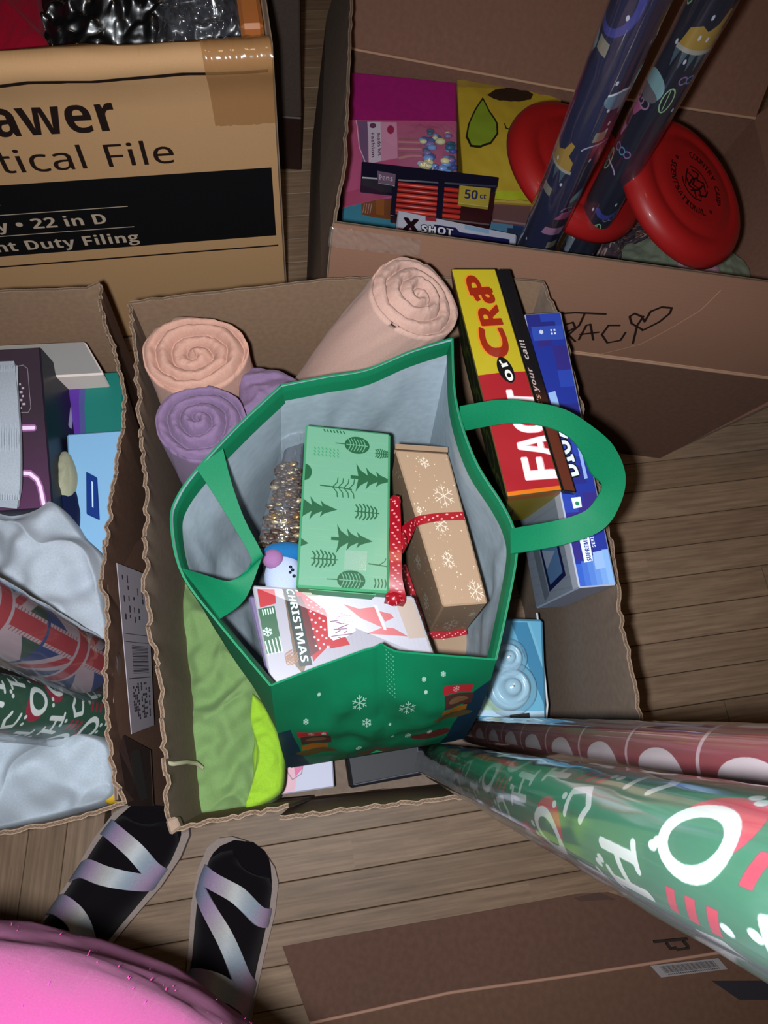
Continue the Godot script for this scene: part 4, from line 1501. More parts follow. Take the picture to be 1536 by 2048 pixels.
	for i in 5:
		cv.path(on(cq, cv, [[527 + i * 7, 1285 - i], [534 + i * 7, 1312]]), 5, Color(0.72, 0.80, 0.76))
		cv.path(on(cq, cv, [[521 + i * 5, 1220], [523 + i * 5, 1230]]), 5, Color(0.72, 0.80, 0.76))
	var fp = on(cq, cv, [[531, 1266]])
	cv.flake(fp[0].x, fp[0].y, 20, Color(0.70, 0.82, 0.76), 4)
	cv.poly(on(cq, cv, [[586, 1180], [600, 1182], [650, 1240], [668, 1310], [630, 1340], [625, 1345]]), red)
	cv.poly(on(cq, cv, [[580, 1200], [600, 1195], [636, 1325], [616, 1335]]), Color(0.33, 0.08, 0.11))
	for i in 42:
		var pp = on(cq, cv, [[612 + (i % 6) * 8 + (i / 6) * 3, 1206 + (i / 6) * 18 + (i % 2) * 7]])
		if (i % 6) * 8 < 36:
			cv.ell(pp[0].x, pp[0].y, 4.5, 4.5, Color(0.88, 0.74, 0.76))
	cv.poly(on(cq, cv, [[563, 1188], [580, 1186], [612, 1340], [604, 1366], [588, 1345]]), Color(0.36, 0.28, 0.20))
	var p0 = on(cq, cv, [[575, 1174], [607, 1342]])
	cv.line(p0[0] + Vector2(-2, -16), p0[1] + Vector2(2, 16), 50, Color(0.045, 0.12, 0.115))
	var pd = (p0[1] - p0[0]).normalized()
	cv.text("CHRISTMAS", p0[0] + Vector2(-pd.y, pd.x) * 13, p0[1] + Vector2(-pd.y, pd.x) * 13, 40, Color(0.80, 0.90, 0.88), true)
	# a red truck front and a star on the planks
	cv.poly(on(cq, cv, [[650, 1235], [690, 1232], [712, 1300], [672, 1318], [655, 1300]]), Color(0.80, 0.77, 0.80))
	for i in 16:
		var a = on(cq, cv, [[656 + (i * 13) % 44, 1240 + i * 4.4], [666 + (i * 17) % 40, 1246 + i * 4.2]])
		cv.path(a, 3.5, Color(0.42, 0.28, 0.38))
	for o in [[[686, 1218], [718, 1232], [752, 1224], [768, 1292], [722, 1262]], [[760, 1238], [784, 1246], [790, 1258], [772, 1272]], [[768, 1290], [790, 1292], [820, 1318], [735, 1312]]]:
		cv.poly(on(cq, cv, o), red)
	cv.path(on(cq, cv, [[752, 1222], [772, 1296]]), 12, Color(0.84, 0.72, 0.76))
	cv.poly(on(cq, cv, [[655, 1312], [690, 1308], [700, 1326], [660, 1326]]), red)
	var gl = on(cq, cv, [[578, 1335], [612, 1190], [790, 1215]])
	for i in 9:
		cv.arc(gl[0].x + (i % 3) * 8, gl[0].y - i * 4, 16, 14, 0, 5, 4, Color(0.52, 0.36, 0.26))
	cv.ell(gl[1].x + 16, gl[1].y - 6, 34, 14, Color(0.44, 0.43, 0.30))
	cv.poly(on(cq, cv, [[790, 1196], [826, 1196], [860, 1320], [822, 1325]]), Color(0.58, 0.50, 0.45))
	t = thing("christmas_box", "white flat box with Christmas lettering and a red truck picture beside the green gift", "box", drop(cq, 0.30)[0].lerp(drop(cq, 0.30)[2], 0.5))
	mb = MB.new()
	mb.hexa(cq, shifted(cq, Vector3(0.01, -0.045, 0)), 0.0018, mat(Color(0.70, 0.69, 0.71), 0.5), {"top": pic(cv, 0.35, {"coat": 0.3})})
	part("printed_box", mb, t)
	# purple grey packets under it on the left
	for i in 3:
		var q = [P(496 + i * 4, 1192 + i * 8, 0.372 - i * 0.03), P(540 + i * 6, 1192 + i * 8, 0.372 - i * 0.03), P(575 + i * 3, 1362, 0.37 - i * 0.03), P(534 + i * 4, 1352, 0.37 - i * 0.03)]
		mb = MB.new()
		mb.hexa(q, shifted(q, Vector3(0, -0.024, 0)), 0.002, mat([Color(0.44, 0.39, 0.52), Color(0.60, 0.55, 0.66), Color(0.30, 0.33, 0.42)][i], 0.3))
		solo("packet", mb, q[0].lerp(q[2], 0.5) - Vector3(0, 0.024, 0), ["top purple-grey packet at the left edge of the Christmas box", "pale lilac packet second in the stack under the Christmas box", "dark slate packet lowest in the stack under the Christmas box"][i], "packet")
	# clear pack of gold garland
	t = thing("garland_pack", "clear plastic pack of gold and brown glitter garland beside the green gift", "decoration", P(560, 980, 0.30))
	var gold = MB.new()
	var gm1 = mat(Color(0.62, 0.47, 0.28), 0.25, {"metal": 0.7})
	var gm2 = mat(Color(0.28, 0.21, 0.17), 0.4)
	var gm3 = mat(Color(0.80, 0.72, 0.56), 0.2, {"metal": 0.6})
	for i in 300:
		var v = rng.randf()
		var x = lerpf(lerpf(560, 522, v), 598, rng.randf())
		var y = lerpf(928, 1092, v)
		var c = P(x, y, 0.355 + rng.randf() * 0.022)
		var b = Basis.from_euler(Vector3(rng.randf() * 3, rng.randf() * 3, rng.randf() * 3)).scaled(Vector3(0.0048, 0.0016, 0.0026) * rng.randf_range(0.6, 1.3))
		gold.ball([gm1, gm2, gm2, gm2, gm2, gm3, gm2][i % 7], Transform3D(b, c), 3)
	var go = part("glitter_garland", gold, t)
	go.set_meta("kind", "stuff")
	mb = MB.new()
	var bq = [P(572, 852, 0.37), P(608, 850, 0.37), P(596, 1096, 0.37), P(514, 1094, 0.37)]
	mb.hexa(shifted(bq, Vector3(0, -0.03, 0)), drop(bq, 0.2), 0.003, mat(Color(0.26, 0.28, 0.31), 0.6))
	part("tray", mb, t)
	mb = MB.new()
	var film = mat(Color(0.86, 0.90, 0.95), 0.12, {"alpha": 0.05, "spec": 0.9})
	mb.sheet(film, func(u, v):
		var p: Vector3 = bq[0].lerp(bq[1], u).lerp(bq[3].lerp(bq[2], u), v)
		return p + Vector3(0, 0.014 * sin(u * PI) * sin(v * PI) + 0.004 * nz.get_noise_2d(u * 9, v * 16), 0), 16, 40)
	part("clear_film", mb, t)
	# small plush snowman with a teal cap
	t = thing("snowman_ornament", "small white snowman toy with teal cap tucked between garland and Christmas box", "ornament", P(565, 1140, 0.38))
	var white = cloth_mat(Color(0.70, 0.75, 0.86), 60)
	mb = MB.new()
	mb.ball(white, Transform3D(Basis().scaled(Vector3(0.018, 0.014, 0.024)), P(566, 1152, 0.392)), 12)
	part("body", mb, t)
	mb = MB.new()
	mb.ball(cloth_mat(Color(0.12, 0.40, 0.62), 60), Transform3D(Basis().scaled(Vector3(0.022, 0.010, 0.010)), P(572, 1104, 0.395)), 10)
	part("cap", mb, t)
	mb = MB.new()
	mb.ball(cloth_mat(Color(0.60, 0.42, 0.60), 60), Transform3D(Basis().scaled(Vector3(0.010, 0.008, 0.010)), P(546, 1118, 0.402)), 10)
	part("pompom", mb, t)
	for q in [[581, 1134], [585, 1140], [580, 1145], [588, 1152]]:
		mb = MB.new()
		mb.ball(mat(Color(0.06, 0.07, 0.10), 0.3), Transform3D(Basis().scaled(Vector3.ONE * 0.0017), P(q[0], q[1], 0.404)), 6)
		part("button", mb, t)


# a soft heap of cloth over an outline, folded and rounded down at its edge
func drape(m: Material, outline: Array, h: float, o = {}) -> MB:
	var mb = MB.new()
	var edge = PL(outline, h)
	edge.append(edge[0])
	var c = Vector3.ZERO
	for i in edge.size() - 1:
		c += edge[i] / (edge.size() - 1)
	if o.has("centre"):
		c = P(o.centre[0], o.centre[1], h)
	var amp = o.get("amp", 0.012)
	var dome = o.get("dome", 0.02)
	var down = o.get("down", 0.10)
	var fr = o.get("freq", 14.0)
	var dirv: Vector2 = o.get("dir", Vector2(1, 0.4)).normalized()
	var sd = o.get("seed", 1) * 13.7
	var us = o.get("us", 1.0)
	var fn = func(u, v):
		var k = minf(v / 0.78, 1.0)
		var b = smooth_along(edge, u)
		var p = c.lerp(b, k)
		var x = p.x * dirv.x + p.z * dirv.y
		var z = -p.x * dirv.y + p.z * dirv.x
		var warp = nz.get_noise_2d(p.x * 6 + sd, p.z * 6) * 0.6
		var f = nz.get_noise_2d(x * fr + warp + sd, z * fr * 0.25 + warp)
		f = 1.0 - absf(f) * 2.0
		p.y += dome * (1 - k * k) + amp * f * 0.7 + amp * 0.5 * nz.get_noise_2d(p.x * fr * 2.2, p.z * fr * 2.2 + sd)
		if v > 0.78:
			var e = (v - 0.78) / 0.22
			var outw = (b - c).normalized()
			p += Vector3(outw.x, 0, outw.z) * 0.006 * sin(minf(e * 2.5, 1.57))
			p.y -= down * e * e
		return p
	mb.sheet(m, fn, o.get("nu", 120), o.get("nv", 50), us, us)
	return mb


# a rolled blanket: its spiral end at a, lying along to b
func towel(m: Material, a: Vector3, b: Vector3, rx: float, rz: float, turns: float, sidedir: Vector3, sd: float, depth = 0.010) -> MB:
	var mb = MB.new()
	var ax = (b - a).normalized()
	var e1 = (sidedir - ax * ax.dot(sidedir)).normalized()
	var e2 = ax.cross(e1)
	var l = a.distance_to(b)
	var fn = func(u, v):
		var th = TAU * u
		var wob = 1.0 + 0.05 * sin(th * 2 + sd) + 0.03 * sin(th * 3 + sd * 2)
		if v < 0.7:
			var k = v / 0.7
			# sheared so that the ridge winds inward
			var r = k * wob
			var ph = (k * turns - u) + nz.get_noise_2d(cos(th) * k * 2 + sd, sin(th) * k * 2) * 0.13
			var gap = absf(fposmod(ph, 1.0) - 0.5) * 2.0
			var groove = pow(gap, 2.2)
			var hgt = -depth * groove + depth * 0.9 * (1 - k) * sin(sd * 3 + k * 5) - 0.006 * pow(k, 6)
			hgt += 0.0012 * nz.get_noise_2d(cos(th) * k * 5, sin(th) * k * 5 + sd)
			return a + e1 * cos(th) * r * rx + e2 * sin(th) * r * rz - ax * hgt
		var q = (v - 0.7) / 0.3
		var sw = 1.0 + 0.05 * sin(minf(q * 4, PI)) + 0.03 * nz.get_noise_2d(cos(th) * 2 + q * 3, sin(th) * 2 + sd)
		var lip = 0.003 * exp(-pow(fposmod(u + 0.3, 1.0) * 22.0, 2))
		return a + ax * (0.006 + l * q) + e1 * cos(th) * wob * rx * (sw + lip / rx) + e2 * sin(th) * wob * rz * (sw + lip / rz)
	mb.sheet(m, fn, 96, 110, 6, 6)
	return mb


func txt_quad(cv: Cv, q: Array, s: String, a: Array, b: Array, size: float, c: Color, bold = true, face = "Droid Sans", fat = 0.0) -> void:
	var p = on(q, cv, [a, b])
	cv.text(s, p[0], p[1], size, c, bold, face, fat)


func centre_things() -> void:
	# blankets
	var peach = cloth_mat(Color(0.78, 0.60, 0.53), 30)
	var pale = cloth_mat(Color(0.76, 0.615, 0.56), 30)
	var lav = cloth_mat(Color(0.51, 0.415, 0.54), 30)
	var a = P(387, 700, 0.40)
	solo("rolled_blanket", towel(peach, a, Vector3(a.x + 0.012, 0.02, a.z - 0.002), 0.0525, 0.046, 3.3, Vector3(1, 0, -0.25), 1.0), Vector3(a.x, 0.02, a.z), "peach fleece blanket rolled upright in the back left corner of the middle box", "blanket", "rolled fleece blankets")
	a = P(398, 838, 0.41)
	var t = thing("rolled_blanket", "lavender fleece blanket rolled upright beside the peach rolls", "blanket", Vector3(a.x + 0.02, 0.02, a.z), "rolled fleece blankets")
	part("roll", towel(lav, a, Vector3(a.x + 0.018, 0.02, a.z + 0.004), 0.0425, 0.0425, 3.2, Vector3(1, 0, 0.4), 2.3), t)
	part("loose_fold", drape(lav, [[472, 742], [520, 735], [570, 752], [612, 780], [570, 850], [500, 900], [470, 860], [484, 800]], 0.365, {"amp": 0.008, "dome": 0.012, "down": 0.2, "freq": 18.0, "dir": Vector2(0.2, 1), "seed": 3, "nu": 70, "nv": 30}), t)
	a = P(838, 588, 0.475)
	var b = P(610, 850, 0.20)
	solo("rolled_blanket", towel(pale, a, b, 0.049, 0.045, 3.5, Vector3(1, 0, 0.6), 4.1, 0.009), b, "pale peach fleece blanket rolled and leaning over the back of the middle box", "blanket", "rolled fleece blankets")
	# red and yellow game box
	var q = [P(901, 537, 0.44), P(991, 537, 0.44), P(1125, 981, 0.435), P(1014, 995, 0.435)]
	var cv = Cv.new(220, 860, Color(0.70, 0.63, 0.13), 2.0)
	cv.poly(on(q, cv, [[930, 752], [1080, 746], [1160, 1010], [1000, 1020]]), Color(0.61, 0.12, 0.15))
	cv.rect(0, 846, 220, 14, Color(0.80, 0.42, 0.10))
	for k in [["C", [[984, 722], [998, 652]]], ["R", [[980, 648], [1000, 612]]], ["R", [[962, 661], [962, 661]]]].slice(0, 0):
		pass
	var brn = Color(0.55, 0.14, 0.05)
	for pass_ in 2:
		var col = Color(0.86, 0.50, 0.14) if pass_ == 0 else brn
		var fat = 12.0 if pass_ == 0 else 5.0
		var ox = -2.0 if pass_ == 0 else 0.0
		txt_quad(cv, q, "C", [1020 + ox, 716], [1003 + ox, 655], 172, col, true, "Droid Sans", fat)
		txt_quad(cv, q, "R", [1004 + ox, 650], [992 + ox, 610], 150, col, true, "Droid Sans", fat)
		txt_quad(cv, q, "a", [990 + ox, 606], [983 + ox, 577], 178, col, true, "Droid Sans", fat)
		txt_quad(cv, q, "P", [982 + ox, 586], [970 + ox, 548], 150, col, true, "Droid Sans", fat)
	var orp = on(q, cv, [[1006, 744], [1016, 762], [1003, 728]])
	cv.ell(orp[0].x, orp[0].y, 36, 52, Color(0.05, 0.05, 0.05), -0.25)
	cv.text("or", orp[1] + Vector2(16, 6), orp[2] + Vector2(10, -14), 62, Color(0.88, 0.88, 0.86), true)
	for l in [["F", 968, 924, 0], ["A", 920, 880, 0], ["C", 874, 832, 0], ["T", 826, 788, 0]]:
		var yb = float(l[1])
		var xb = lerpf(1012, 1126, 0.0)
		var x0 = 1108 - (968 - yb) * 0.235
		var x1 = 1108 - (968 - l[2]) * 0.235
		txt_quad(cv, q, l[0], [x0 + 2, yb], [x1 + 2, l[2]], 196, Color(0.90, 0.55, 0.58), true, "Droid Sans", 7.0)
		txt_quad(cv, q, l[0], [x0, yb], [x1, l[2]], 190, Color(0.92, 0.88, 0.89), true, "Droid Sans", 3.0)
	var spine = pic(cv, 0.4, {"coat": 0.2})
	var fcv = Cv.new(220, 120, Color(0.66, 0.57, 0.12), 2.0)
	fcv.rect(0, 0, 220, 16, Color(0.78, 0.45, 0.14))
	fcv.text("P", Vector2(34, 92), Vector2(34, 40), 100, Color(0.46, 0.22, 0.06), true, "Droid Serif", 4.0)
	var lcv = Cv.new(860, 200, Color(0.21, 0.23, 0.10), 2.0)
	for i in 5:
		lcv.ell(120 + i * 170, 100, 80, 60, Color(0.36, 0.44, 0.16))
		lcv.ell(120 + i * 170, 100, 62, 44, Color(0.19, 0.22, 0.10))
	lcv.rect(0, 0, 120, 70, Color(0.42, 0.22, 0.24))
	var dn = R(975, 1240) * 0.20
	t = thing("game_box", "red and yellow board game box with large painted title standing on edge", "game box", q[0].lerp(q[2], 0.5) + dn)
	var mb = MB.new()
	mb.hexa(q, shifted(q, dn), 0.0012, mat(Color(0.30, 0.26, 0.12), 0.5), {"top": spine, "front": pic(fcv, 0.45), "left": pic(lcv, 0.5)})
	part("box", mb, t)
	var cq = [P(993, 538, 0.437), P(1020, 538, 0.433), P(1153, 985, 0.431), P(1127, 981, 0.433)]
	cv = Cv.new(90, 860, Color(0.085, 0.075, 0.085), 2.0)
	for i in 40:
		var k = i / 40.0
		cv.rect(0, 430 + i * 11, 90, 12, Color(0.085, 0.075, 0.085).lerp(Color(0.36, 0.17, 0.11), minf(k * 2.5, 1.0)))
	txt_quad(cv, cq, "call!", [1060, 716], [1048, 678], 60, Color(0.75, 0.70, 0.68))
	txt_quad(cv, cq, "your", [1078, 782], [1064, 734], 60, Color(0.72, 0.62, 0.60))
	txt_quad(cv, cq, "it's", [1088, 814], [1081, 788], 56, Color(0.70, 0.52, 0.42))
	mb = MB.new()
	mb.hexa(cq, shifted(cq, dn * 0.7), 0.0012, mat(Color(0.08, 0.07, 0.08), 0.5), {"top": pic(cv, 0.45)})
	part("cover_panel", mb, t, "black cover edge with slanted lettering")
	# blue boxed appliance or tablet
	q = [P(1048, 628, 0.418), P(1122, 623, 0.418), P(1233, 1170, 0.415), P(1158, 1176, 0.415)]
	cv = Cv.new(150, 950, Color(0.14, 0.20, 0.56), 2.0)
	var g = RandomNumberGenerator.new()
	g.seed = 12
	for i in 34:
		cv.rect(g.randi_range(0, 4) * 30, g.randi_range(0, 30) * 31, 60, 62, [Color(0.15, 0.17, 0.48), Color(0.17, 0.26, 0.64), Color(0.20, 0.17, 0.48)][i % 3])
	for i in 6:
		cv.rect(i * 25, 840 + (5 - i) * 8, 25, 110, Color(0.20, 0.36, 0.72).lerp(Color(0.50, 0.66, 0.86), i / 5.0))
	cv.poly(on(q, cv, [[1190, 1105], [1212, 1100], [1220, 1135], [1196, 1140]]), Color(0.56, 0.68, 0.86))
	cv.poly(on(q, cv, [[1096, 785], [1112, 780], [1122, 812], [1106, 816]]), Color(0.58, 0.70, 0.88))
	cv.poly(on(q, cv, [[1060, 652], [1128, 648], [1130, 676], [1066, 680]]), Color(0.20, 0.30, 0.66))
	var w = Color(0.86, 0.89, 0.94)
	var sp = on(q, cv, [[1082, 662], [1106, 661], [1114, 661]])
	cv.flake(sp[0].x, sp[0].y, 9, w, 3)
	for i in 2:
		for j in 2:
			cv.rect(sp[1].x - 8 + i * 14, sp[1].y - 9 + j * 13, 8, 7, w)
	var pp = on(q, cv, [[1163, 948], [1122, 826], [1180, 948]])
	var dd = (pp[1] - pp[0])
	for k in 2:
		cv.text("DIOXY", pp[0], pp[0] + dd, 86, Color(0.04, 0.05, 0.10) if k == 0 else w, true, "Droid Sans", 12.0 if k == 0 else 3.0)
	cv.poly(on(q, cv, [[1152, 860], [1158, 859], [1182, 955], [1175, 957]]), Color(0.55, 0.66, 0.86))
	cv.poly(on(q, cv, [[1143, 996], [1165, 993], [1168, 1014], [1148, 1018]]), w)
	var gp = on(q, cv, [[1157, 1007]])
	cv.ell(gp[0].x, gp[0].y, 9, 7, Color(0.15, 0.5, 0.35))
	cv.poly(on(q, cv, [[1158, 1072], [1182, 1068], [1190, 1122], [1170, 1127]]), w)
	txt_quad(cv, q, "SUPREME", [1187, 1122], [1177, 1075], 26, Color(0.12, 0.2, 0.5))
	txt_quad(cv, q, "SERIES", [1198, 1094], [1190, 1062], 20, w)
	var top = pic(cv, 0.35, {"coat": 0.2})
	dn = R(735, 1380) * 0.20
	lcv = Cv.new(900, 320, Color(0.56, 0.60, 0.66), 2.0)
	for i in 30:
		lcv.line(Vector2(i * 32, 0), Vector2(i * 32 - 40, 320), 2, Color(0.49, 0.53, 0.60))
	lcv.rect(0, 0, 900, 34, Color(0.80, 0.82, 0.88))
	lcv.poly([Vector2(690, 70), Vector2(850, 60), Vector2(872, 190), Vector2(700, 205)], Color(0.09, 0.12, 0.30))
	lcv.poly([Vector2(706, 84), Vector2(836, 76), Vector2(852, 176), Vector2(714, 190)], Color(0.36, 0.50, 0.68))
	lcv.poly([Vector2(730, 190), Vector2(760, 100), Vector2(800, 180)], Color(0.60, 0.66, 0.76))
	lcv.poly([Vector2(700, 215), Vector2(880, 198), Vector2(895, 240), Vector2(700, 262)], Color(0.42, 0.46, 0.52))
	mb = MB.new()
	mb.hexa(q, shifted(q, dn), 0.0014, mat(Color(0.66, 0.69, 0.78), 0.45), {"top": top, "left": pic(lcv, 0.4), "right": mat(Color(0.16, 0.22, 0.56), 0.4)})
	solo("device_box", mb, q[0].lerp(q[2], 0.5) + dn, "tall blue retail box with white block lettering against the right wall of the middle box", "box")
	# pale blue baby bottle set
	t = thing("bottle_pack", "pale blue blister pack with round clear bottle by the right wall of the middle box", "package", P(1020, 1340, 0.02))
	q = [P(985, 1236, 0.19), P(1086, 1238, 0.19), P(1094, 1446, 0.185), P(946, 1436, 0.185)]
	cv = Cv.new(300, 460, Color(0.40, 0.66, 0.78), 2.0)
	cv.poly(on(q, cv, [[1020, 1240], [1062, 1240], [1090, 1430], [1062, 1430]]), Color(0.25, 0.50, 0.64))
	cv.poly(on(q, cv, [[1056, 1240], [1062, 1240], [1092, 1440], [1086, 1440]]), Color(0.45, 0.70, 0.80))
	cv.poly(on(q, cv, [[962, 1400], [990, 1396], [990, 1424], [956, 1426]]), Color(0.62, 0.74, 0.62))
	cv.poly(on(q, cv, [[948, 1424], [1094, 1416], [1096, 1448], [946, 1438]]), Color(0.66, 0.78, 0.86))
	mb = MB.new()
	mb.hexa(q, drop(q, 0.006, 0.95), 0.003, mat(Color(0.36, 0.60, 0.72), 0.4), {"top": pic(cv, 0.3, {"coat": 0.4})})
	part("card_box", mb, t)
	mb = MB.new()
	var bq = PL([[1020, 1430], [1058, 1426], [1060, 1442], [1026, 1443]], 0.19)
	mb.hexa(shifted(bq, Vector3(0, 0.002, 0)), shifted(bq, Vector3(0, -0.004, 0)), 0.0005, mat(Color(0.07, 0.08, 0.08), 0.5))
	part("window_slot", mb, t)
	var clear = mat(Color(0.88, 0.95, 1.0), 0.08, {"alpha": 0.10, "spec": 0.9})
	var bottle = mat(Color(0.60, 0.76, 0.84), 0.25, {"coat": 0.5})
	for d in [[1017, 1378, 0.030, 1.0], [1012, 1318, 0.022, 0.8]]:
		var c = P(d[0], d[1], 0.192)
		var r = d[2]
		mb = MB.new()
		mb.lathe(bottle, Transform3D(Basis(), c), [Vector2(0.001, 0.030 * d[3]), Vector2(r * 0.22, 0.029 * d[3]), Vector2(r * 0.34, 0.024 * d[3]), Vector2(r * 0.40, 0.012 * d[3]), Vector2(r * 0.62, 0.009), Vector2(r * 0.66, 0.012), Vector2(r * 0.80, 0.010), Vector2(r * 0.86, 0.0)], 36)
		part("bottle_teat", mb, t)
		mb = MB.new()
		mb.lathe(clear, Transform3D(Basis(), c), [Vector2(0.001, 0.038 * d[3]), Vector2(r * 0.5, 0.037 * d[3]), Vector2(r * 0.62, 0.030 * d[3]), Vector2(r * 0.70, 0.020), Vector2(r * 0.95, 0.018), Vector2(r * 1.05, 0.012), Vector2(r * 1.1, 0.0)], 36)
		part("clear_dome", mb, t)
	mb = MB.new()
	var lp = PL([[1074, 1226], [1082, 1290], [1090, 1360], [1095, 1410], [1092, 1440]], 0.17)
	mb.tube(mat(Color(0.80, 0.80, 0.82), 0.4), lp, [0.0014, 0.0014, 0.0014, 0.0014, 0.0014], 6)
	part("pack_edge", mb, t)
	# green garment with a neon panel
	t = thing("green_garment", "folded olive green garment with neon yellow panel along the left wall of the middle box", "clothing", P(450, 1400, 0.05))
	var olive = cloth_mat(Color(0.50, 0.62, 0.39), 35)
	var neon = cloth_mat(Color(0.62, 0.80, 0.22), 35)
	part("body", drape(olive, [[345, 1100], [380, 1085], [430, 1180], [480, 1270], [540, 1370], [560, 1480], [545, 1590], [470, 1612], [392, 1618], [374, 1560], [362, 1400], [350, 1250]], 0.19, {"amp": 0.020, "dome": 0.02, "down": 0.16, "freq": 10.0, "dir": Vector2(0.35, 1.0), "seed": 5, "nu": 170, "nv": 70, "centre": [455, 1430], "us": 4}), t)
	part("neon_panel", drape(neon, [[506, 1395], [528, 1420], [552, 1480], [560, 1530], [556, 1575], [520, 1600], [494, 1606], [506, 1560], [514, 1500], [502, 1440]], 0.222, {"amp": 0.006, "dome": 0.008, "down": 0.05, "freq": 20.0, "dir": Vector2(0.3, 1), "seed": 2, "nu": 80, "nv": 30, "us": 3}), t, "neon yellow panel")
	mb = MB.new()
	var cord = [P(326, 1524, 0.375), P(345, 1528, 0.36), P(372, 1524, 0.30), P(392, 1526, 0.25), P(404, 1535, 0.235)]
	mb.tube(mat(Color(0.82, 0.80, 0.66), 0.8), cord, [0.002, 0.0022, 0.0022, 0.0022, 0.002], 8)
	part("drawstring", mb, t, "cream drawstring")
	# white and pink card and dark wrapped box under the bag
	q = PL([[548, 1500], [664, 1498], [669, 1574], [545, 1592]], 0.10)
	cv = Cv.new(240, 180, Color(0.72, 0.72, 0.80), 2.0)
	cv.poly([Vector2(0, 0), Vector2(110, 0), Vector2(84, 180), Vector2(0, 180)], Color(0.82, 0.62, 0.68))
	cv.poly([Vector2(66, 0), Vector2(112, 0), Vector2(112, 90), Vector2(86, 120)], Color(0.80, 0.30, 0.52))
	cv.path([Vector2(20, 20), Vector2(50, 90), Vector2(74, 130), Vector2(110, 110), Vector2(122, 40)], 4, Color(0.55, 0.35, 0.45))
	mb = MB.new()
	mb.hexa(q, drop(q, 0.006, 0.98), 0.0015, mat(Color(0.68, 0.68, 0.76), 0.5), {"top": pic(cv, 0.45)})
	solo("picture_box", mb, drop(q, 0.006)[0].lerp(drop(q, 0.006)[2], 0.5), "white box with pink drawing between the neon panel and the black package", "box")
	t = thing("black_package", "shiny black shrink-wrapped package under the front of the tote bag", "package", P(765, 1530, 0.006))
	q = PL([[690, 1490], [838, 1480], [846, 1550], [703, 1576]], 0.09)
	mb = MB.new()
	mb.hexa(q, drop(q, 0.006, 1.0), 0.003, mat(Color(0.13, 0.13, 0.15), 0.55))
	part("box", mb, t)
	mb = MB.new()
	var seam = [q[3] + Vector3(0.004, 0.001, -0.004), q[2] + Vector3(-0.003, 0.001, -0.004), q[1] + Vector3(-0.003, 0.001, 0.003)]
	mb.tube(mat(Color(0.30, 0.30, 0.34), 0.5), seam, [0.0011, 0.0011, 0.0011], 6)
	part("wrap_seam", mb, t)


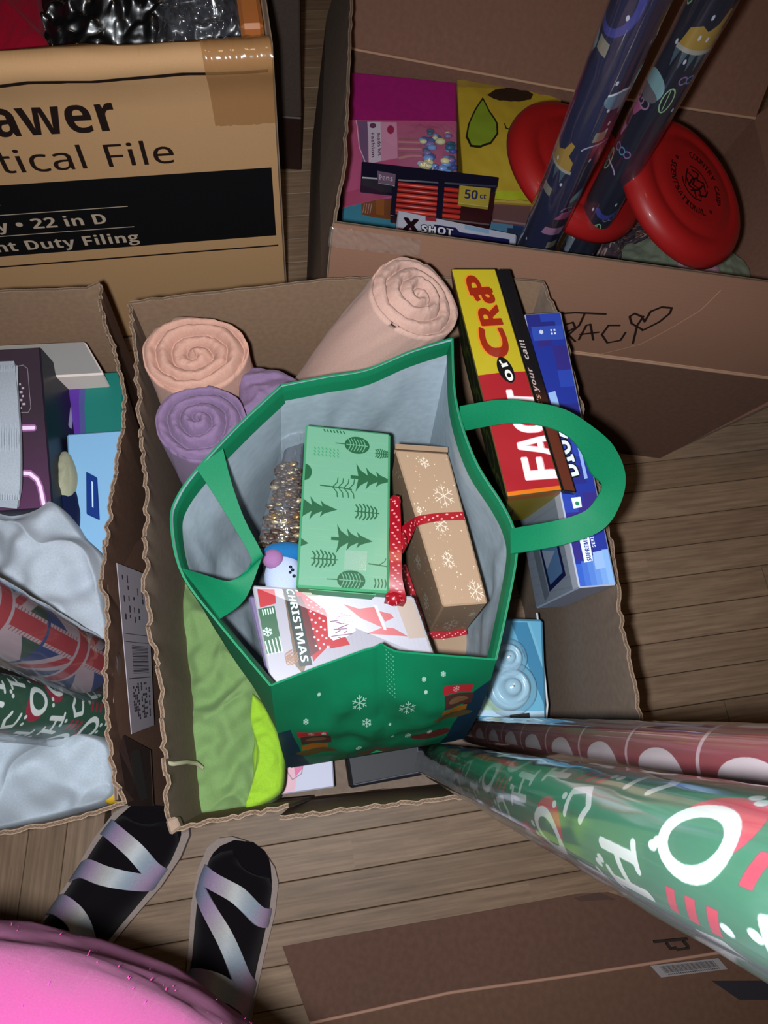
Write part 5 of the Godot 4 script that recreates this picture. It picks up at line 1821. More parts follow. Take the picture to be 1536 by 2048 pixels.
func left_things() -> void:
	# pale carton at the back
	var q = [P(-90, 694, 0.31), P(170, 682, 0.31), P(208, 748, 0.30), P(-90, 765, 0.30)]
	var mb = MB.new()
	var grey = mat(Color(0.50, 0.49, 0.48), 0.6)
	mb.hexa(q, drop(q, 0.008, 0.98), 0.002, mat(Color(0.84, 0.78, 0.74), 0.6), {"top": grey})
	var at = drop(q, 0.008)
	solo("carton", mb, at[0].lerp(at[2], 0.5), "grey carton with pale edges at the back of the left box", "box")
	# dark light box
	q = [P(-90, 704, 0.335), P(80, 694, 0.335), P(106, 1016, 0.33), P(-90, 1030, 0.33)]
	var cv = Cv.new(400, 640, Color(0.22, 0.175, 0.21), 2.0)
	for i in 30:
		cv.rect(0, 240 + i * 14, 400, 14, Color(0.22, 0.175, 0.21).lerp(Color(0.34, 0.20, 0.32), i / 30.0))
	var pl = Color(0.93, 0.82, 0.93)
	cv.path(on(q, cv, [[20, 734], [46, 728], [55, 735], [58, 815], [52, 824], [30, 824]]), 2.5, Color(0.55, 0.52, 0.55))
	txt_quad(cv, q, "LED", [14, 742], [36, 740], 34, Color(0.75, 0.73, 0.76))
	for i in 7:
		var s = on(q, cv, [[36 + (i % 2) * 5, 765 + i * 8]])
		cv.rect(s[0].x, s[0].y, 9 + i % 3 * 3, 9, Color(0.66, 0.62, 0.66))
	for k in 2:
		var c = Color(0.58, 0.38, 0.56) if k == 0 else pl
		var w = 28.0 if k == 0 else 15.0
		cv.path(on(q, cv, [[0, 857], [62, 855]]), w, c)
		cv.path(on(q, cv, [[20, 946], [50, 948], [64, 960], [70, 975], [76, 1008]]), w, c)
	var sc = Cv.new(420, 200, Color(0.065, 0.065, 0.12), 2.0)
	var ln = Color(0.70, 0.71, 0.80)
	for p in [[[40, 60], [60, 90], [150, 70], [190, 110], [260, 100], [300, 130], [340, 110]], [[90, 130], [130, 120], [150, 150], [200, 140], [240, 160]], [[270, 60], [330, 70], [330, 120], [380, 130], [400, 90], [360, 80]], [[30, 40], [60, 30], [90, 50]]]:
		sc.path(PackedVector2Array(p.map(func(e): return Vector2(e[0], e[1]))), 9, ln)
	var t = thing("light_box", "black and purple retail light box with glowing line picture in the left box", "box", P(30, 860, 0.02))
	mb = MB.new()
	var dnq = [P(-90, 704, 0.335), P(80, 694, 0.335), P(106, 1016, 0.33), P(-90, 1030, 0.33)]
	mb.hexa(q, shifted(q, Vector3(0.034, -0.20, 0)), 0.0015, mat(Color(0.12, 0.10, 0.15), 0.4), {"top": pic(cv, 0.35, {"coat": 0.2}), "right": pic(sc, 0.35)})
	part("box", mb, t)
	# purple and teal folder
	q = [P(113, 752, 0.27), P(246, 742, 0.27), P(246, 905, 0.26), P(126, 910, 0.26)]
	cv = Cv.new(260, 240, Color(0.09, 0.43, 0.39), 2.0)
	cv.poly(on(q, cv, [[100, 745], [172, 745], [178, 915], [100, 915]]), Color(0.31, 0.17, 0.54))
	cv.poly(on(q, cv, [[160, 745], [172, 745], [180, 915], [166, 915]]), Color(0.27, 0.28, 0.50))
	mb = MB.new()
	mb.hexa(q, drop(q, 0.008, 0.97), 0.0015, mat(Color(0.10, 0.40, 0.38), 0.5), {"top": pic(cv, 0.45)})
	at = drop(q, 0.008)
	solo("folder_box", mb, at[0].lerp(at[2], 0.5), "half purple half teal flat box behind the light blue box", "box")
	# light blue box with a slot handle
	q = [P(133, 868, 0.295), P(245, 860, 0.295), P(206, 1135, 0.29), P(146, 1095, 0.29)]
	t = thing("blue_box", "light blue carton with a dark blue slot handle in the left box", "box", P(185, 970, 0.02))
	mb = MB.new()
	mb.hexa(q, drop(q, 0.008, 0.95), 0.0018, mat(Color(0.48, 0.66, 0.80), 0.5))
	part("box", mb, t)
	mb = MB.new()
	var sq = PL([[172, 943], [194, 955], [199, 1040], [173, 1028]], 0.2965)
	mb.hexa(shifted(sq, Vector3(0, 0.0006, 0)), shifted(sq, Vector3(0, -0.002, 0)), 0.0008, mat(Color(0.06, 0.19, 0.46), 0.4))
	part("slot_handle", mb, t, "dark blue slot handle")
	mb = MB.new()
	sq = PL([[183, 962], [186, 964], [187, 1016], [184, 1014]], 0.2975)
	mb.hexa(shifted(sq, Vector3(0, 0.0006, 0)), shifted(sq, Vector3(0, -0.002, 0)), 0.0003, mat(Color(0.75, 0.85, 0.95), 0.3))
	part("painted_glint", mb, t)  # pale sliver: a glint on the handle, painted as its own piece
	# cream and navy cloths between them
	solo("cream_cloth", drape(cloth_mat(Color(0.62, 0.62, 0.52), 40), [[104, 915], [128, 905], [140, 930], [140, 985], [120, 1000], [104, 985]], 0.302, {"amp": 0.006, "dome": 0.008, "down": 0.08, "seed": 4, "nu": 60, "nv": 24}), P(122, 950, 0.19), "small cream cloth squeezed between the light box and light blue box", "cloth")
	solo("navy_cloth", drape(cloth_mat(Color(0.06, 0.10, 0.24), 40), [[108, 985], [140, 975], [150, 1010], [148, 1075], [120, 1050], [108, 1020]], 0.298, {"amp": 0.006, "dome": 0.006, "down": 0.08, "seed": 6, "nu": 60, "nv": 24}), P(125, 1020, 0.18), "dark navy cloth squeezed beside the light blue box", "cloth")
	# pale sweatshirts
	var white = cloth_mat(Color(0.66, 0.69, 0.73), 30)
	var white2 = cloth_mat(Color(0.65, 0.69, 0.73), 30)
	t = thing("sweatshirt", "pale grey sweatshirt with ribbed cuff heaped above the wrapping rolls in the left box", "clothing", P(60, 1120, 0.05))
	part("body", drape(white, [[-120, 985], [20, 1000], [95, 1012], [130, 1035], [160, 1075], [205, 1125], [208, 1200], [210, 1320], [120, 1300], [-20, 1250], [-140, 1180]], 0.305, {"amp": 0.034, "dome": 0.03, "down": 0.16, "freq": 7.0, "dir": Vector2(1, -0.7), "seed": 7, "nu": 180, "nv": 70, "centre": [60, 1140], "us": 4}), t)
	mb = MB.new()
	ribbon(mb, white, [[-20, 728, 30, 726, 0.345], [-20, 790, 36, 785, 0.358], [-18, 880, 42, 880, 0.362], [-16, 960, 42, 965, 0.358], [-14, 1010, 36, 1015, 0.34]], 0.006, 60)
	for i in 11:
		var x = -14 + i * 5
		mb.tube(white, [P(x - 2, 732, 0.351), P(x, 880, 0.366 + 0.001 * (i % 2)), P(x + 1, 1000, 0.352)], [0.0011, 0.0013, 0.0011], 6)
	part("ribbed_cuff", mb, t)
	t = thing("sweatshirt", "pale blue-grey sweatshirt heaped below the wrapping rolls in the left box", "clothing", P(60, 1540, 0.05))
	part("body", drape(white2, [[-140, 1440], [0, 1455], [110, 1465], [205, 1485], [222, 1530], [226, 1580], [190, 1605], [80, 1632], [-60, 1660], [-150, 1640]], 0.285, {"amp": 0.034, "dome": 0.028, "down": 0.16, "freq": 6.5, "dir": Vector2(0.5, 1), "seed": 9, "nu": 180, "nv": 70, "centre": [60, 1545], "us": 4}), t)
	solo("yellow_packet", drape(mat(Color(0.76, 0.62, 0.16), 0.5), [[206, 1565], [228, 1560], [234, 1592], [212, 1598]], 0.285, {"amp": 0.003, "dome": 0.004, "down": 0.1, "nu": 40, "nv": 16}), P(220, 1580, 0.18), "yellow packet corner at the front right of the left box", "packet")


func back_things() -> void:
	# magenta box
	var q = [P(702, 143, 0.232), P(914, 164, 0.232), P(914, 262, 0.215), P(698, 258, 0.215)]
	var mb = MB.new()
	mb.hexa(q, drop(q, 0.008, 0.97), 0.002, mat(Color(0.58, 0.05, 0.39), 0.6, {"grain": 6.0}))
	var at = drop(q, 0.008)
	solo("magenta_box", mb, at[0].lerp(at[2], 0.5), "plain magenta box at the back left of the top right carton", "box")
	# pink craft pack
	q = [P(692, 238, 0.222), P(914, 240, 0.222), P(914, 362, 0.20), P(684, 418, 0.20)]
	var cv = Cv.new(440, 300, Color(0.66, 0.30, 0.44), 2.0)
	cv.poly(on(q, cv, [[712, 240], [733, 240], [733, 350], [724, 350]]), Color(0.40, 0.30, 0.42))
	cv.path(on(q, cv, [[710, 238], [716, 300], [730, 340]]), 3, Color(0.80, 0.66, 0.74))
	cv.poly(on(q, cv, [[733, 243], [760, 243], [760, 340], [735, 340]]), Color(0.72, 0.66, 0.72))
	cv.poly(on(q, cv, [[760, 243], [793, 244], [793, 342], [760, 340]]), Color(0.74, 0.50, 0.60))
	var c0 = on(q, cv, [[744, 254], [780, 266]])
	cv.ell(c0[0].x, c0[0].y, 13, 13, Color(0.36, 0.20, 0.32))
	cv.ell(c0[1].x, c0[1].y, 14, 22, Color(0.55, 0.14, 0.28))
	txt_quad(cv, q, "Fashion", [740, 276], [741, 328], 16, Color(0.30, 0.18, 0.28))
	txt_quad(cv, q, "Beads kit", [752, 276], [754, 328], 16, Color(0.38, 0.22, 0.34))
	for i in 6:
		cv.poly(on(q, cv, [[795, 290 + i * 10], [842, 292 + i * 10], [842, 297 + i * 10], [795, 295 + i * 10]]), Color(0.72, 0.50, 0.48) if i % 2 else Color(0.56, 0.32, 0.36))
	cv.rect(0, 250, 440, 50, Color(0.60, 0.26, 0.38))
	var t = thing("craft_pack", "pink craft kit pack with clear bead window in the top right carton", "package", P(800, 310, 0.008))
	mb = MB.new()
	mb.hexa(q, drop(q, 0.008, 0.97), 0.0018, mat(Color(0.62, 0.28, 0.42), 0.5), {"top": pic(cv, 0.35, {"coat": 0.4})})
	part("backing_box", mb, t)
	var g = RandomNumberGenerator.new()
	g.seed = 21
	var bm = [mat(Color(0.42, 0.58, 0.82), 0.25), mat(Color(0.66, 0.74, 0.86), 0.2), mat(Color(0.25, 0.30, 0.58), 0.25), mat(Color(0.48, 0.40, 0.62), 0.3), mat(Color(0.16, 0.34, 0.46), 0.3), mat(Color(0.80, 0.78, 0.60), 0.3)]
	for i in 52:
		var c = P(g.randf_range(842, 908), g.randf_range(262, 345), 0.216 + g.randf() * 0.008)
		mb = MB.new()
		mb.ball(bm[g.randi() % 6], Transform3D(Basis.from_euler(Vector3(g.randf() * 3, g.randf() * 3, 0)).scaled(Vector3(1.5, 0.8, 1.0) * g.randf_range(0.003, 0.0055)), c), 6)
		part("bead", mb, t)
	mb = MB.new()
	var film = mat(Color(0.85, 0.88, 0.95), 0.1, {"alpha": 0.05, "spec": 0.9})
	var fq = PL([[794, 244], [914, 244], [914, 352], [794, 352]], 0.219)
	mb.sheet(film, func(u, v): return fq[0].lerp(fq[1], u).lerp(fq[3].lerp(fq[2], u), v) + Vector3(0, 0.016 * sin(u * PI) * sin(v * PI) + 0.003 * nz.get_noise_2d(u * 8, v * 9), 0), 24, 20)
	part("clear_window", mb, t)
	# yellow pouch with a smiling drop
	q = [P(914, 160, 0.232), P(1124, 178, 0.232), P(1100, 404, 0.215), P(930, 396, 0.215)]
	cv = Cv.new(360, 400, Color(0.66, 0.56, 0.16), 2.0)
	cv.rect(0, 0, 360, 26, Color(0.58, 0.48, 0.20))
	cv.poly(on(q, cv, [[930, 384], [1100, 392], [1100, 410], [930, 400]]), Color(0.62, 0.64, 0.12))
	var blk = Color(0.10, 0.09, 0.03)
	for k in 2:
		var gr = 5.0 if k == 0 else 0.0
		var dp = []
		for p in [[966, 207], [982, 238], [996, 262], [998, 282], [985, 298], [965, 301], [945, 295], [936, 276], [940, 254], [952, 228]]:
			dp.append([p[0] + (p[0] - 967) * gr * 0.025, p[1] + (p[1] - 260) * gr * 0.02])
		cv.poly(on(q, cv, dp), blk if k == 0 else Color(0.45, 0.53, 0.13))
	cv.poly(on(q, cv, [[974, 196], [990, 184], [1010, 180], [1016, 175], [1024, 180], [1050, 184], [1068, 194], [1064, 206], [1040, 213], [1000, 212]]), Color(0.17, 0.11, 0.07))
	cv.path(on(q, cv, [[1014, 264], [1018, 274], [1026, 276], [1034, 270]]), 4, blk)
	t = thing("yellow_pouch", "yellow pouch printed with green drop and brown beret behind the red discs", "package", P(1010, 280, 0.01))
	mb = MB.new()
	var ym = pic(cv, 0.5)
	var yb = mat(Color(0.62, 0.52, 0.16), 0.5)
	mb.shell(ym, yb, yb, func(u, v): return q[0].lerp(q[1], u).lerp(q[3].lerp(q[2], u), v) + Vector3(0, 0.014 * sin(u * PI) * sin(v * PI) + 0.002 * nz.get_noise_2d(u * 7, v * 7), 0), 24, 24, 0.002)
	var low = drop(q, 0.008, 0.95)
	mb.hexa(shifted(q, Vector3(0, -0.003, 0)), low, 0.003, yb)
	part("pouch", mb, t)
	# teal box with an orange picture
	q = [P(686, 392, 0.20), P(792, 396, 0.20), P(794, 470, 0.20), P(684, 452, 0.20)]
	cv = Cv.new(220, 140, Color(0.22, 0.46, 0.54), 2.0)
	cv.poly(on(q, cv, [[720, 368], [792, 380], [786, 432], [722, 424]]), Color(0.42, 0.24, 0.14))
	cv.poly(on(q, cv, [[752, 394], [770, 396], [768, 424], [752, 422]]), Color(0.52, 0.30, 0.14))
	for i in 4:
		cv.path(on(q, cv, [[724 + i * 5, 420], [728 + i * 5, 404]]), 3, Color(0.62, 0.50, 0.48))
	mb = MB.new()
	mb.hexa(q, drop(q, 0.008, 0.97), 0.0018, mat(Color(0.20, 0.42, 0.50), 0.5), {"top": pic(cv, 0.4)})
	at = drop(q, 0.008)
	solo("teal_box", mb, at[0].lerp(at[2], 0.5), "teal box with orange-brown picture in the front left corner of the top right carton", "box")
	# navy pack of red sticks
	q = [P(723, 330, 0.225), P(996, 361, 0.225), P(982, 446, 0.225), P(720, 414, 0.225)]
	t = thing("stick_pack", "navy window pack of red-orange sticks lying on the pink kit", "package", P(850, 390, 0.008))
	mb = MB.new()
	var navy = mat(Color(0.09, 0.08, 0.16), 0.3, {"coat": 0.3})
	var hq = [q[0], q[1], q[1].lerp(q[2], 0.24), q[0].lerp(q[3], 0.40)]
	mb.hexa(shifted(hq, Vector3(0, 0.008, 0)), drop(hq, 0.16, 1.0), 0.0015, navy)
	part("header", mb, t)
	mb = MB.new()
	var lb = PL([[754, 341], [792, 348], [790, 372], [756, 366]], 0.2345)
	cv = Cv.new(80, 50, Color(0.42, 0.34, 0.42), 2.0)
	cv.text("Pens", Vector2(8, 36), Vector2(70, 32), 30, Color(0.72, 0.62, 0.68), true)
	mb.hexa(lb, shifted(lb, Vector3(0, -0.002, 0)), 0.0003, navy, {"top": pic(cv, 0.4)})
	part("brand_label", mb, t)
	mb = MB.new()
	var trq = [q[0].lerp(q[1], 0.24).lerp(q[3].lerp(q[2], 0.24), 0.3), q[1].lerp(q[2], 0.22), q[2], q[3].lerp(q[2], 0.24)]
	mb.hexa(shifted(trq, Vector3(0, -0.004, 0)), drop(trq, 0.16, 1.0), 0.0015, mat(Color(0.20, 0.06, 0.08), 0.5))
	part("tray", mb, t)
	for i in 6:
		var y = 368 + i * 10.5
		mb = MB.new()
		var a = P(792 - i * 0.6, y, 0.228)
		var b = P(925 - i, y + 14, 0.228)
		var rm = mat([Color(0.66, 0.16, 0.13), Color(0.58, 0.13, 0.12), Color(0.70, 0.20, 0.15)][i % 3], 0.35)
		mb.tube(rm, [a, a.lerp(b, 0.02), a.lerp(b, 0.98), b], [0.0022, 0.0031, 0.0031, 0.0022], 10, 1, 1, rm)
		part("stick", mb, t)
	mb = MB.new()
	for s in [[[788, 344], [798, 345], [790, 432], [780, 430]], [[877, 356], [890, 358], [884, 440], [872, 438]]]:
		var bq = PL(s, 0.2335)
		mb = MB.new()
		mb.hexa(bq, shifted(bq, Vector3(0, -0.003, 0)), 0.0004, navy)
		part("band", mb, t)
	cv = Cv.new(130, 90, Color(0.66, 0.58, 0.22), 2.0)
	cv.text("50", Vector2(24, 62), Vector2(80, 62), 62, Color(0.16, 0.18, 0.34), true)
	cv.text("ct", Vector2(90, 54), Vector2(116, 54), 34, Color(0.16, 0.18, 0.34), true)
	lb = PL([[919, 370], [982, 376], [977, 414], [916, 406]], 0.2365)
	mb = MB.new()
	mb.hexa(lb, shifted(lb, Vector3(0, -0.006, 0)), 0.0006, mat(Color(0.6, 0.53, 0.2), 0.5), {"top": pic(cv, 0.4)})
	part("count_label", mb, t, "yellow label with a printed count")
	# brown packet and blue card beside it
	q = PL([[988, 400], [1084, 408], [1078, 452], [984, 440]], 0.205)
	mb = MB.new()
	mb.hexa(q, drop(q, 0.008, 0.98), 0.0018, mat(Color(0.40, 0.27, 0.27), 0.4))
	at = drop(q, 0.008)
	solo("packet", mb, at[0].lerp(at[2], 0.5), "dull brown packet between the yellow pouch and the navy rolls", "packet")
	q = PL([[900, 424], [1062, 436], [1056, 492], [900, 468]], 0.20)
	cv = Cv.new(300, 110, Color(0.12, 0.20, 0.38), 2.0)
	cv.rect(150, 20, 90, 60, Color(0.30, 0.46, 0.56))
	cv.rect(220, 45, 70, 50, Color(0.16, 0.20, 0.28))
	for i in 6:
		cv.line(Vector2(60 + i * 12, 10), Vector2(50 + i * 12, 100), 3, Color(0.30, 0.40, 0.56))
	mb = MB.new()
	mb.hexa(q, drop(q, 0.008, 0.98), 0.0018, mat(Color(0.14, 0.22, 0.36), 0.4), {"top": pic(cv, 0.35)})
	at = drop(q, 0.008)
	solo("blue_carton", mb, at[0].lerp(at[2], 0.5), "dark blue carton behind the white toy blaster box", "box")
	# white toy box
	q = PL([[796, 419], [1034, 468], [1030, 512], [790, 476]], 0.245)
	cv = Cv.new(480, 110, Color(0.68, 0.68, 0.74), 2.0)
	cv.poly(on(q, cv, [[850, 428], [872, 431], [872, 444], [850, 442]]), Color(0.56, 0.16, 0.20))
	cv.poly(on(q, cv, [[794, 456], [840, 466], [838, 480], [790, 470]]), Color(0.52, 0.15, 0.15))
	cv.poly(on(q, cv, [[868, 452], [912, 458], [920, 470], [1022, 482], [1022, 508], [900, 490], [868, 484]]), Color(0.10, 0.10, 0.28))
	cv.poly(on(q, cv, [[930, 448], [980, 458], [980, 470], [930, 460]]), Color(0.50, 0.62, 0.74))
	txt_quad(cv, q, "X", [803, 461], [834, 467], 70, Color(0.12, 0.05, 0.08), true, "Droid Sans", 6.0)
	for k in 2:
		txt_quad(cv, q, "SHOT", [841, 467], [906, 478], 40, Color(0.10, 0.08, 0.14) if k == 0 else Color(0.80, 0.80, 0.84), true, "Droid Sans", 8.0 if k == 0 else 1.0)
	mb = MB.new()
	mb.hexa(q, drop(q, 0.008, 0.98), 0.0018, mat(Color(0.66, 0.66, 0.72), 0.4), {"top": pic(cv, 0.35, {"coat": 0.3})})
	at = drop(q, 0.008)
	solo("toy_box", mb, at[0].lerp(at[2], 0.5), "white toy box with black and navy lettering behind the front flap, top right", "box")
	# flying discs
	var red = mat(Color(0.56, 0.085, 0.085), 0.45, {"coat": 0.1})
	var prof = func(r: float) -> Array: return [Vector2(0.001, 0.0), Vector2(r * 0.50, 0.0), Vector2(r * 0.62, -0.0012), Vector2(r * 0.66, -0.003), Vector2(r * 0.72, -0.003), Vector2(r * 0.76, -0.0015), Vector2(r * 0.86, -0.003), Vector2(r * 0.94, -0.007), Vector2(r * 0.985, -0.013), Vector2(r, -0.020), Vector2(r * 0.995, -0.026), Vector2(r * 0.97, -0.027), Vector2(r * 0.955, -0.020), Vector2(r * 0.92, -0.011), Vector2(r * 0.7, -0.007), Vector2(0.001, -0.005)]
	var disc = func(c: Vector3, ncam: Vector3, r: float, spin: float) -> Transform3D:
		var y = (VB * ncam).normalized()
		var x = (VB * Vector3(cos(spin), sin(spin), 0))
		x = (x - y * x.dot(y)).normalized()
		return Transform3D(Basis(x, y, x.cross(y)), c)
	var xf = disc.call(Q(1172, 322, 0.985), Vector3(0.42, 0.30, 0.80), 0.1, 0.0)
	mb = MB.new()
	mb.lathe(red, xf, prof.call(0.100), 64)
	t = thing("flying_disc", "plain red flying disc tucked behind the two navy wrapping rolls", "disc", xf.origin, "red flying discs")
	part("disc", mb, t)
	xf = disc.call(Q(1390, 368, 0.92), Vector3(0.50, 0.24, 0.83), 0.09, -0.95)
	mb = MB.new()
	mb.lathe(red, xf, prof.call(0.0935), 64)
	t = thing("flying_disc", "red flying disc with dark round print at the right of the navy rolls", "disc", xf.origin, "red flying discs")
	part("disc", mb, t)
	# its stamp: a ring of letters round a scribbled badge
	cv = Cv.new(512, 512, Color(0.56, 0.085, 0.085), 2.0)
	var ink = Color(0.15, 0.015, 0.02)
	for ring in [["COUNTRY CAMP", -2.6, -0.5], ["SCENTSATIONAL", 2.75, 0.35]]:
		var s: String = ring[0]
		for i in s.length():
			var a = lerpf(ring[1], ring[2], (i + 0.5) / s.length())
			var o = Vector2(256, 256) + Vector2.from_angle(a) * 208
			var tang = Vector2.from_angle(a + PI / 2) * (1.0 if ring[1] < 0 else -1.0)
			if s[i] != " ":
				var sh = Vector2.from_angle(a) * (-16.0 if ring[1] < 0 else 18.0)
				cv.text(s[i], o - tang * 17 + sh, o + tang * 17 + sh, 66, ink, true)
	for a in [3.0, 0.05]:
		var o = Vector2(256, 256) + Vector2.from_angle(a) * 206
		cv.flake(o.x, o.y, 16, ink, 5)
	cv.arc(256, 256, 120, 120, 0.4, 2.3, 12, ink)
	cv.arc(256, 256, 126, 120, 3.6, 5.2, 10, ink)
	for p in [[[170, 210], [210, 170], [240, 220], [280, 170], [330, 200]], [[180, 260], [230, 240], [250, 290], [300, 250], [350, 280]], [[190, 310], [250, 330], [280, 300], [330, 330]], [[230, 200], [220, 260], [240, 330]], [[290, 190], [300, 260], [280, 340]], [[150, 250], [180, 300], [220, 350]], [[340, 180], [360, 230], [330, 290]]]:
		cv.path(PackedVector2Array(p.map(func(e): return Vector2(e[0], e[1]))), 13, ink)
	var pm = pic(cv, 0.45, {"coat": 0.1})
	mb = MB.new()
	var s = 0.046
	var lift = Vector3(0, 0.0007, 0)
	for i in 48:
		var p0 = Vector2.from_angle(TAU * i / 48)
		var p1 = Vector2.from_angle(TAU * (i + 1) / 48)
		mb.tri(pm, [xf * lift, xf * (Vector3(p0.x, 0, p0.y) * s + lift), xf * (Vector3(p1.x, 0, p1.y) * s + lift)], [Vector2(0.5, 0.5), Vector2(0.5, 0.5) + p0 * 0.5, Vector2(0.5, 0.5) + p1 * 0.5], false)
	part("printed_badge", mb, t, "dark printed lettering badge")
	# cloths at the front right
	t = thing("sage_cloth", "sage green cloth with a pale pink band under the red disc", "cloth", P(1360, 530, 0.05))
	part("cloth", drape(cloth_mat(Color(0.44, 0.47, 0.40), 40), [[1224, 520], [1250, 490], [1300, 482], [1350, 492], [1420, 505], [1480, 520], [1496, 570], [1420, 590], [1300, 580], [1230, 560]], 0.20, {"amp": 0.010, "dome": 0.014, "down": 0.14, "freq": 16, "seed": 11, "us": 3}), t)
	part("pink_band", drape(cloth_mat(Color(0.66, 0.52, 0.60), 40), [[1336, 480], [1362, 470], [1420, 520], [1446, 560], [1444, 585], [1372, 585], [1352, 530]], 0.218, {"amp": 0.005, "dome": 0.010, "down": 0.06, "freq": 14, "seed": 12, "nu": 80, "nv": 30}), t, "pale pink band")
	cv = Cv.new(200, 200, Color(0.20, 0.16, 0.19), 2.0)
	for i in 60:
		var o = Vector2(g.randf() * 200, g.randf() * 200)
		cv.path([o, o + Vector2(g.randf_range(-40, 40), g.randf_range(-40, 40))], g.randf_range(3, 12), [Color(0.46, 0.32, 0.28), Color(0.10, 0.10, 0.16), Color(0.52, 0.46, 0.46), Color(0.34, 0.22, 0.26)][i % 4])
	solo("patterned_cloth", drape(pic(cv, 0.8), [[1160, 470], [1220, 452], [1300, 455], [1320, 480], [1250, 500], [1226, 560], [1160, 550]], 0.195, {"amp": 0.010, "dome": 0.010, "down": 0.14, "freq": 20, "seed": 14, "us": 2}), P(1230, 500, 0.05), "dark patterned cloth below the red discs beside the sage cloth", "cloth")


func file_things() -> void:
	solo("red_cloth", drape(cloth_mat(Color(0.55, 0.05, 0.14), 30), [[-160, -70], [60, -90], [72, -20], [80, 60], [82, 110], [-160, 120]], 0.43, {"amp": 0.008, "dome": 0.02, "down": 0.3, "freq": 10, "seed": 15, "us": 3}), P(0, 20, 0.13), "crimson cloth at the left inside the tall tan filing carton", "cloth")
	var t = thing("black_bag", "crumpled black plastic bag under clear film inside the tall tan filing carton", "bag", P(300, 20, 0.1))
	var blk = mat(Color(0.045, 0.045, 0.055), 0.28, {"coat": 0.5, "spec": 0.6})
	part("bag", drape(blk, [[74, -110], [300, -120], [500, -110], [516, -30], [515, 100], [300, 118], [84, 120], [78, 20]], 0.40, {"amp": 0.020, "dome": 0.05, "down": 0.3, "freq": 18, "dir": Vector2(0.7, 1), "seed": 16, "nu": 200, "nv": 80}), t)
	var film = mat(Color(0.85, 0.88, 0.95), 0.1, {"alpha": 0.05, "spec": 0.9})
	var mb = MB.new()
	var q = PL([[290, -70], [505, -60], [505, 90], [300, 90]], 0.455)
	var cr = FastNoiseLite.new()
	cr.seed = 9
	cr.frequency = 1.0
	cr.fractal_type = FastNoiseLite.FRACTAL_RIDGED
	cr.fractal_octaves = 3
	mb.sheet(film, func(u, v): return q[0].lerp(q[1], u).lerp(q[3].lerp(q[2], u), v) + Vector3(0, 0.012 * cr.get_noise_2d(u * 3.5, v * 3.0) - 0.05 * pow(maxf(absf(u - 0.5), absf(v - 0.5)) * 2, 4), 0), 90, 60)
	part("clear_film", mb, t, "shiny clear plastic film")


# a roll of gift wrap from the low end a to the far end b, in a clear sleeve with a core
func gift_roll(called: String, label: String, group: String, a: Vector3, b: Vector3, r: float, paper: Material, turn: Vector3, sleeve = true) -> Node3D:
	var t = thing(called, label, "wrapping paper", a, group)
	var mb = MB.new()
	var d = (b - a).normalized()
	var n = 12
	var pts = []
	var rad = []
	for i in n + 1:
		pts.append(a.lerp(b, float(i) / n))
		rad.append(r)
	mb.tube(paper, pts, rad, 48, 1.0, 1.0, null, 1.0, turn)
	# the loose outer edge of the paper
	part("paper", mb, t)
	var core = mat(Color(0.55, 0.44, 0.34), 0.9)
	for e in [a, b]:
		mb = MB.new()
		var s = 1.0 if e == b else -1.0
		mb.tube(core, [e - d * s * 0.03, e + d * s * 0.001], [r * 0.55, r * 0.55], 24)
		var x = d.cross(Vector3.RIGHT if absf(d.x) < 0.8 else Vector3.UP).normalized()
		var y = d.cross(x)
		var white = mat(Color(0.62, 0.62, 0.62), 0.8)
		for j in 32:
			var a0 = TAU * j / 32
			var a1 = TAU * (j + 1) / 32
			var p0 = x * cos(a0) + y * sin(a0)
			var p1 = x * cos(a1) + y * sin(a1)
			mb.quad(white, e + p0 * r * 0.55, e + p1 * r * 0.55, e + p1 * r, e + p0 * r)
		part("core", mb, t)
	if sleeve:
		var film = mat(Color(0.86, 0.90, 0.94), 0.10, {"alpha": 0.025, "spec": 0.7})
		mb = MB.new()
		var sd = rng.randf() * 9
		var e1 = d.cross(turn).normalized()
		var e2 = e1.cross(d)
		mb.sheet(film, func(u, v):
			var th = TAU * u
			var c = a.lerp(b, lerpf(-0.03, 1.02, v))
			var w = 1.03 + 0.03 * nz.get_noise_2d(cos(th) * 1.5 + sd, v * 14) + 0.02 * nz.get_noise_2d(u * 9 + sd, v * 30)
			w += 0.34 * pow(maxf(0.0, cos(th + 0.5)), 26) + 0.26 * pow(maxf(0.0, cos(th + 3.4)), 30)
			return c + (e1 * cos(th) + e2 * sin(th)) * r * w, 56, 60)
		part("clear_sleeve", mb, t, "shiny clear plastic sleeve")
	return t


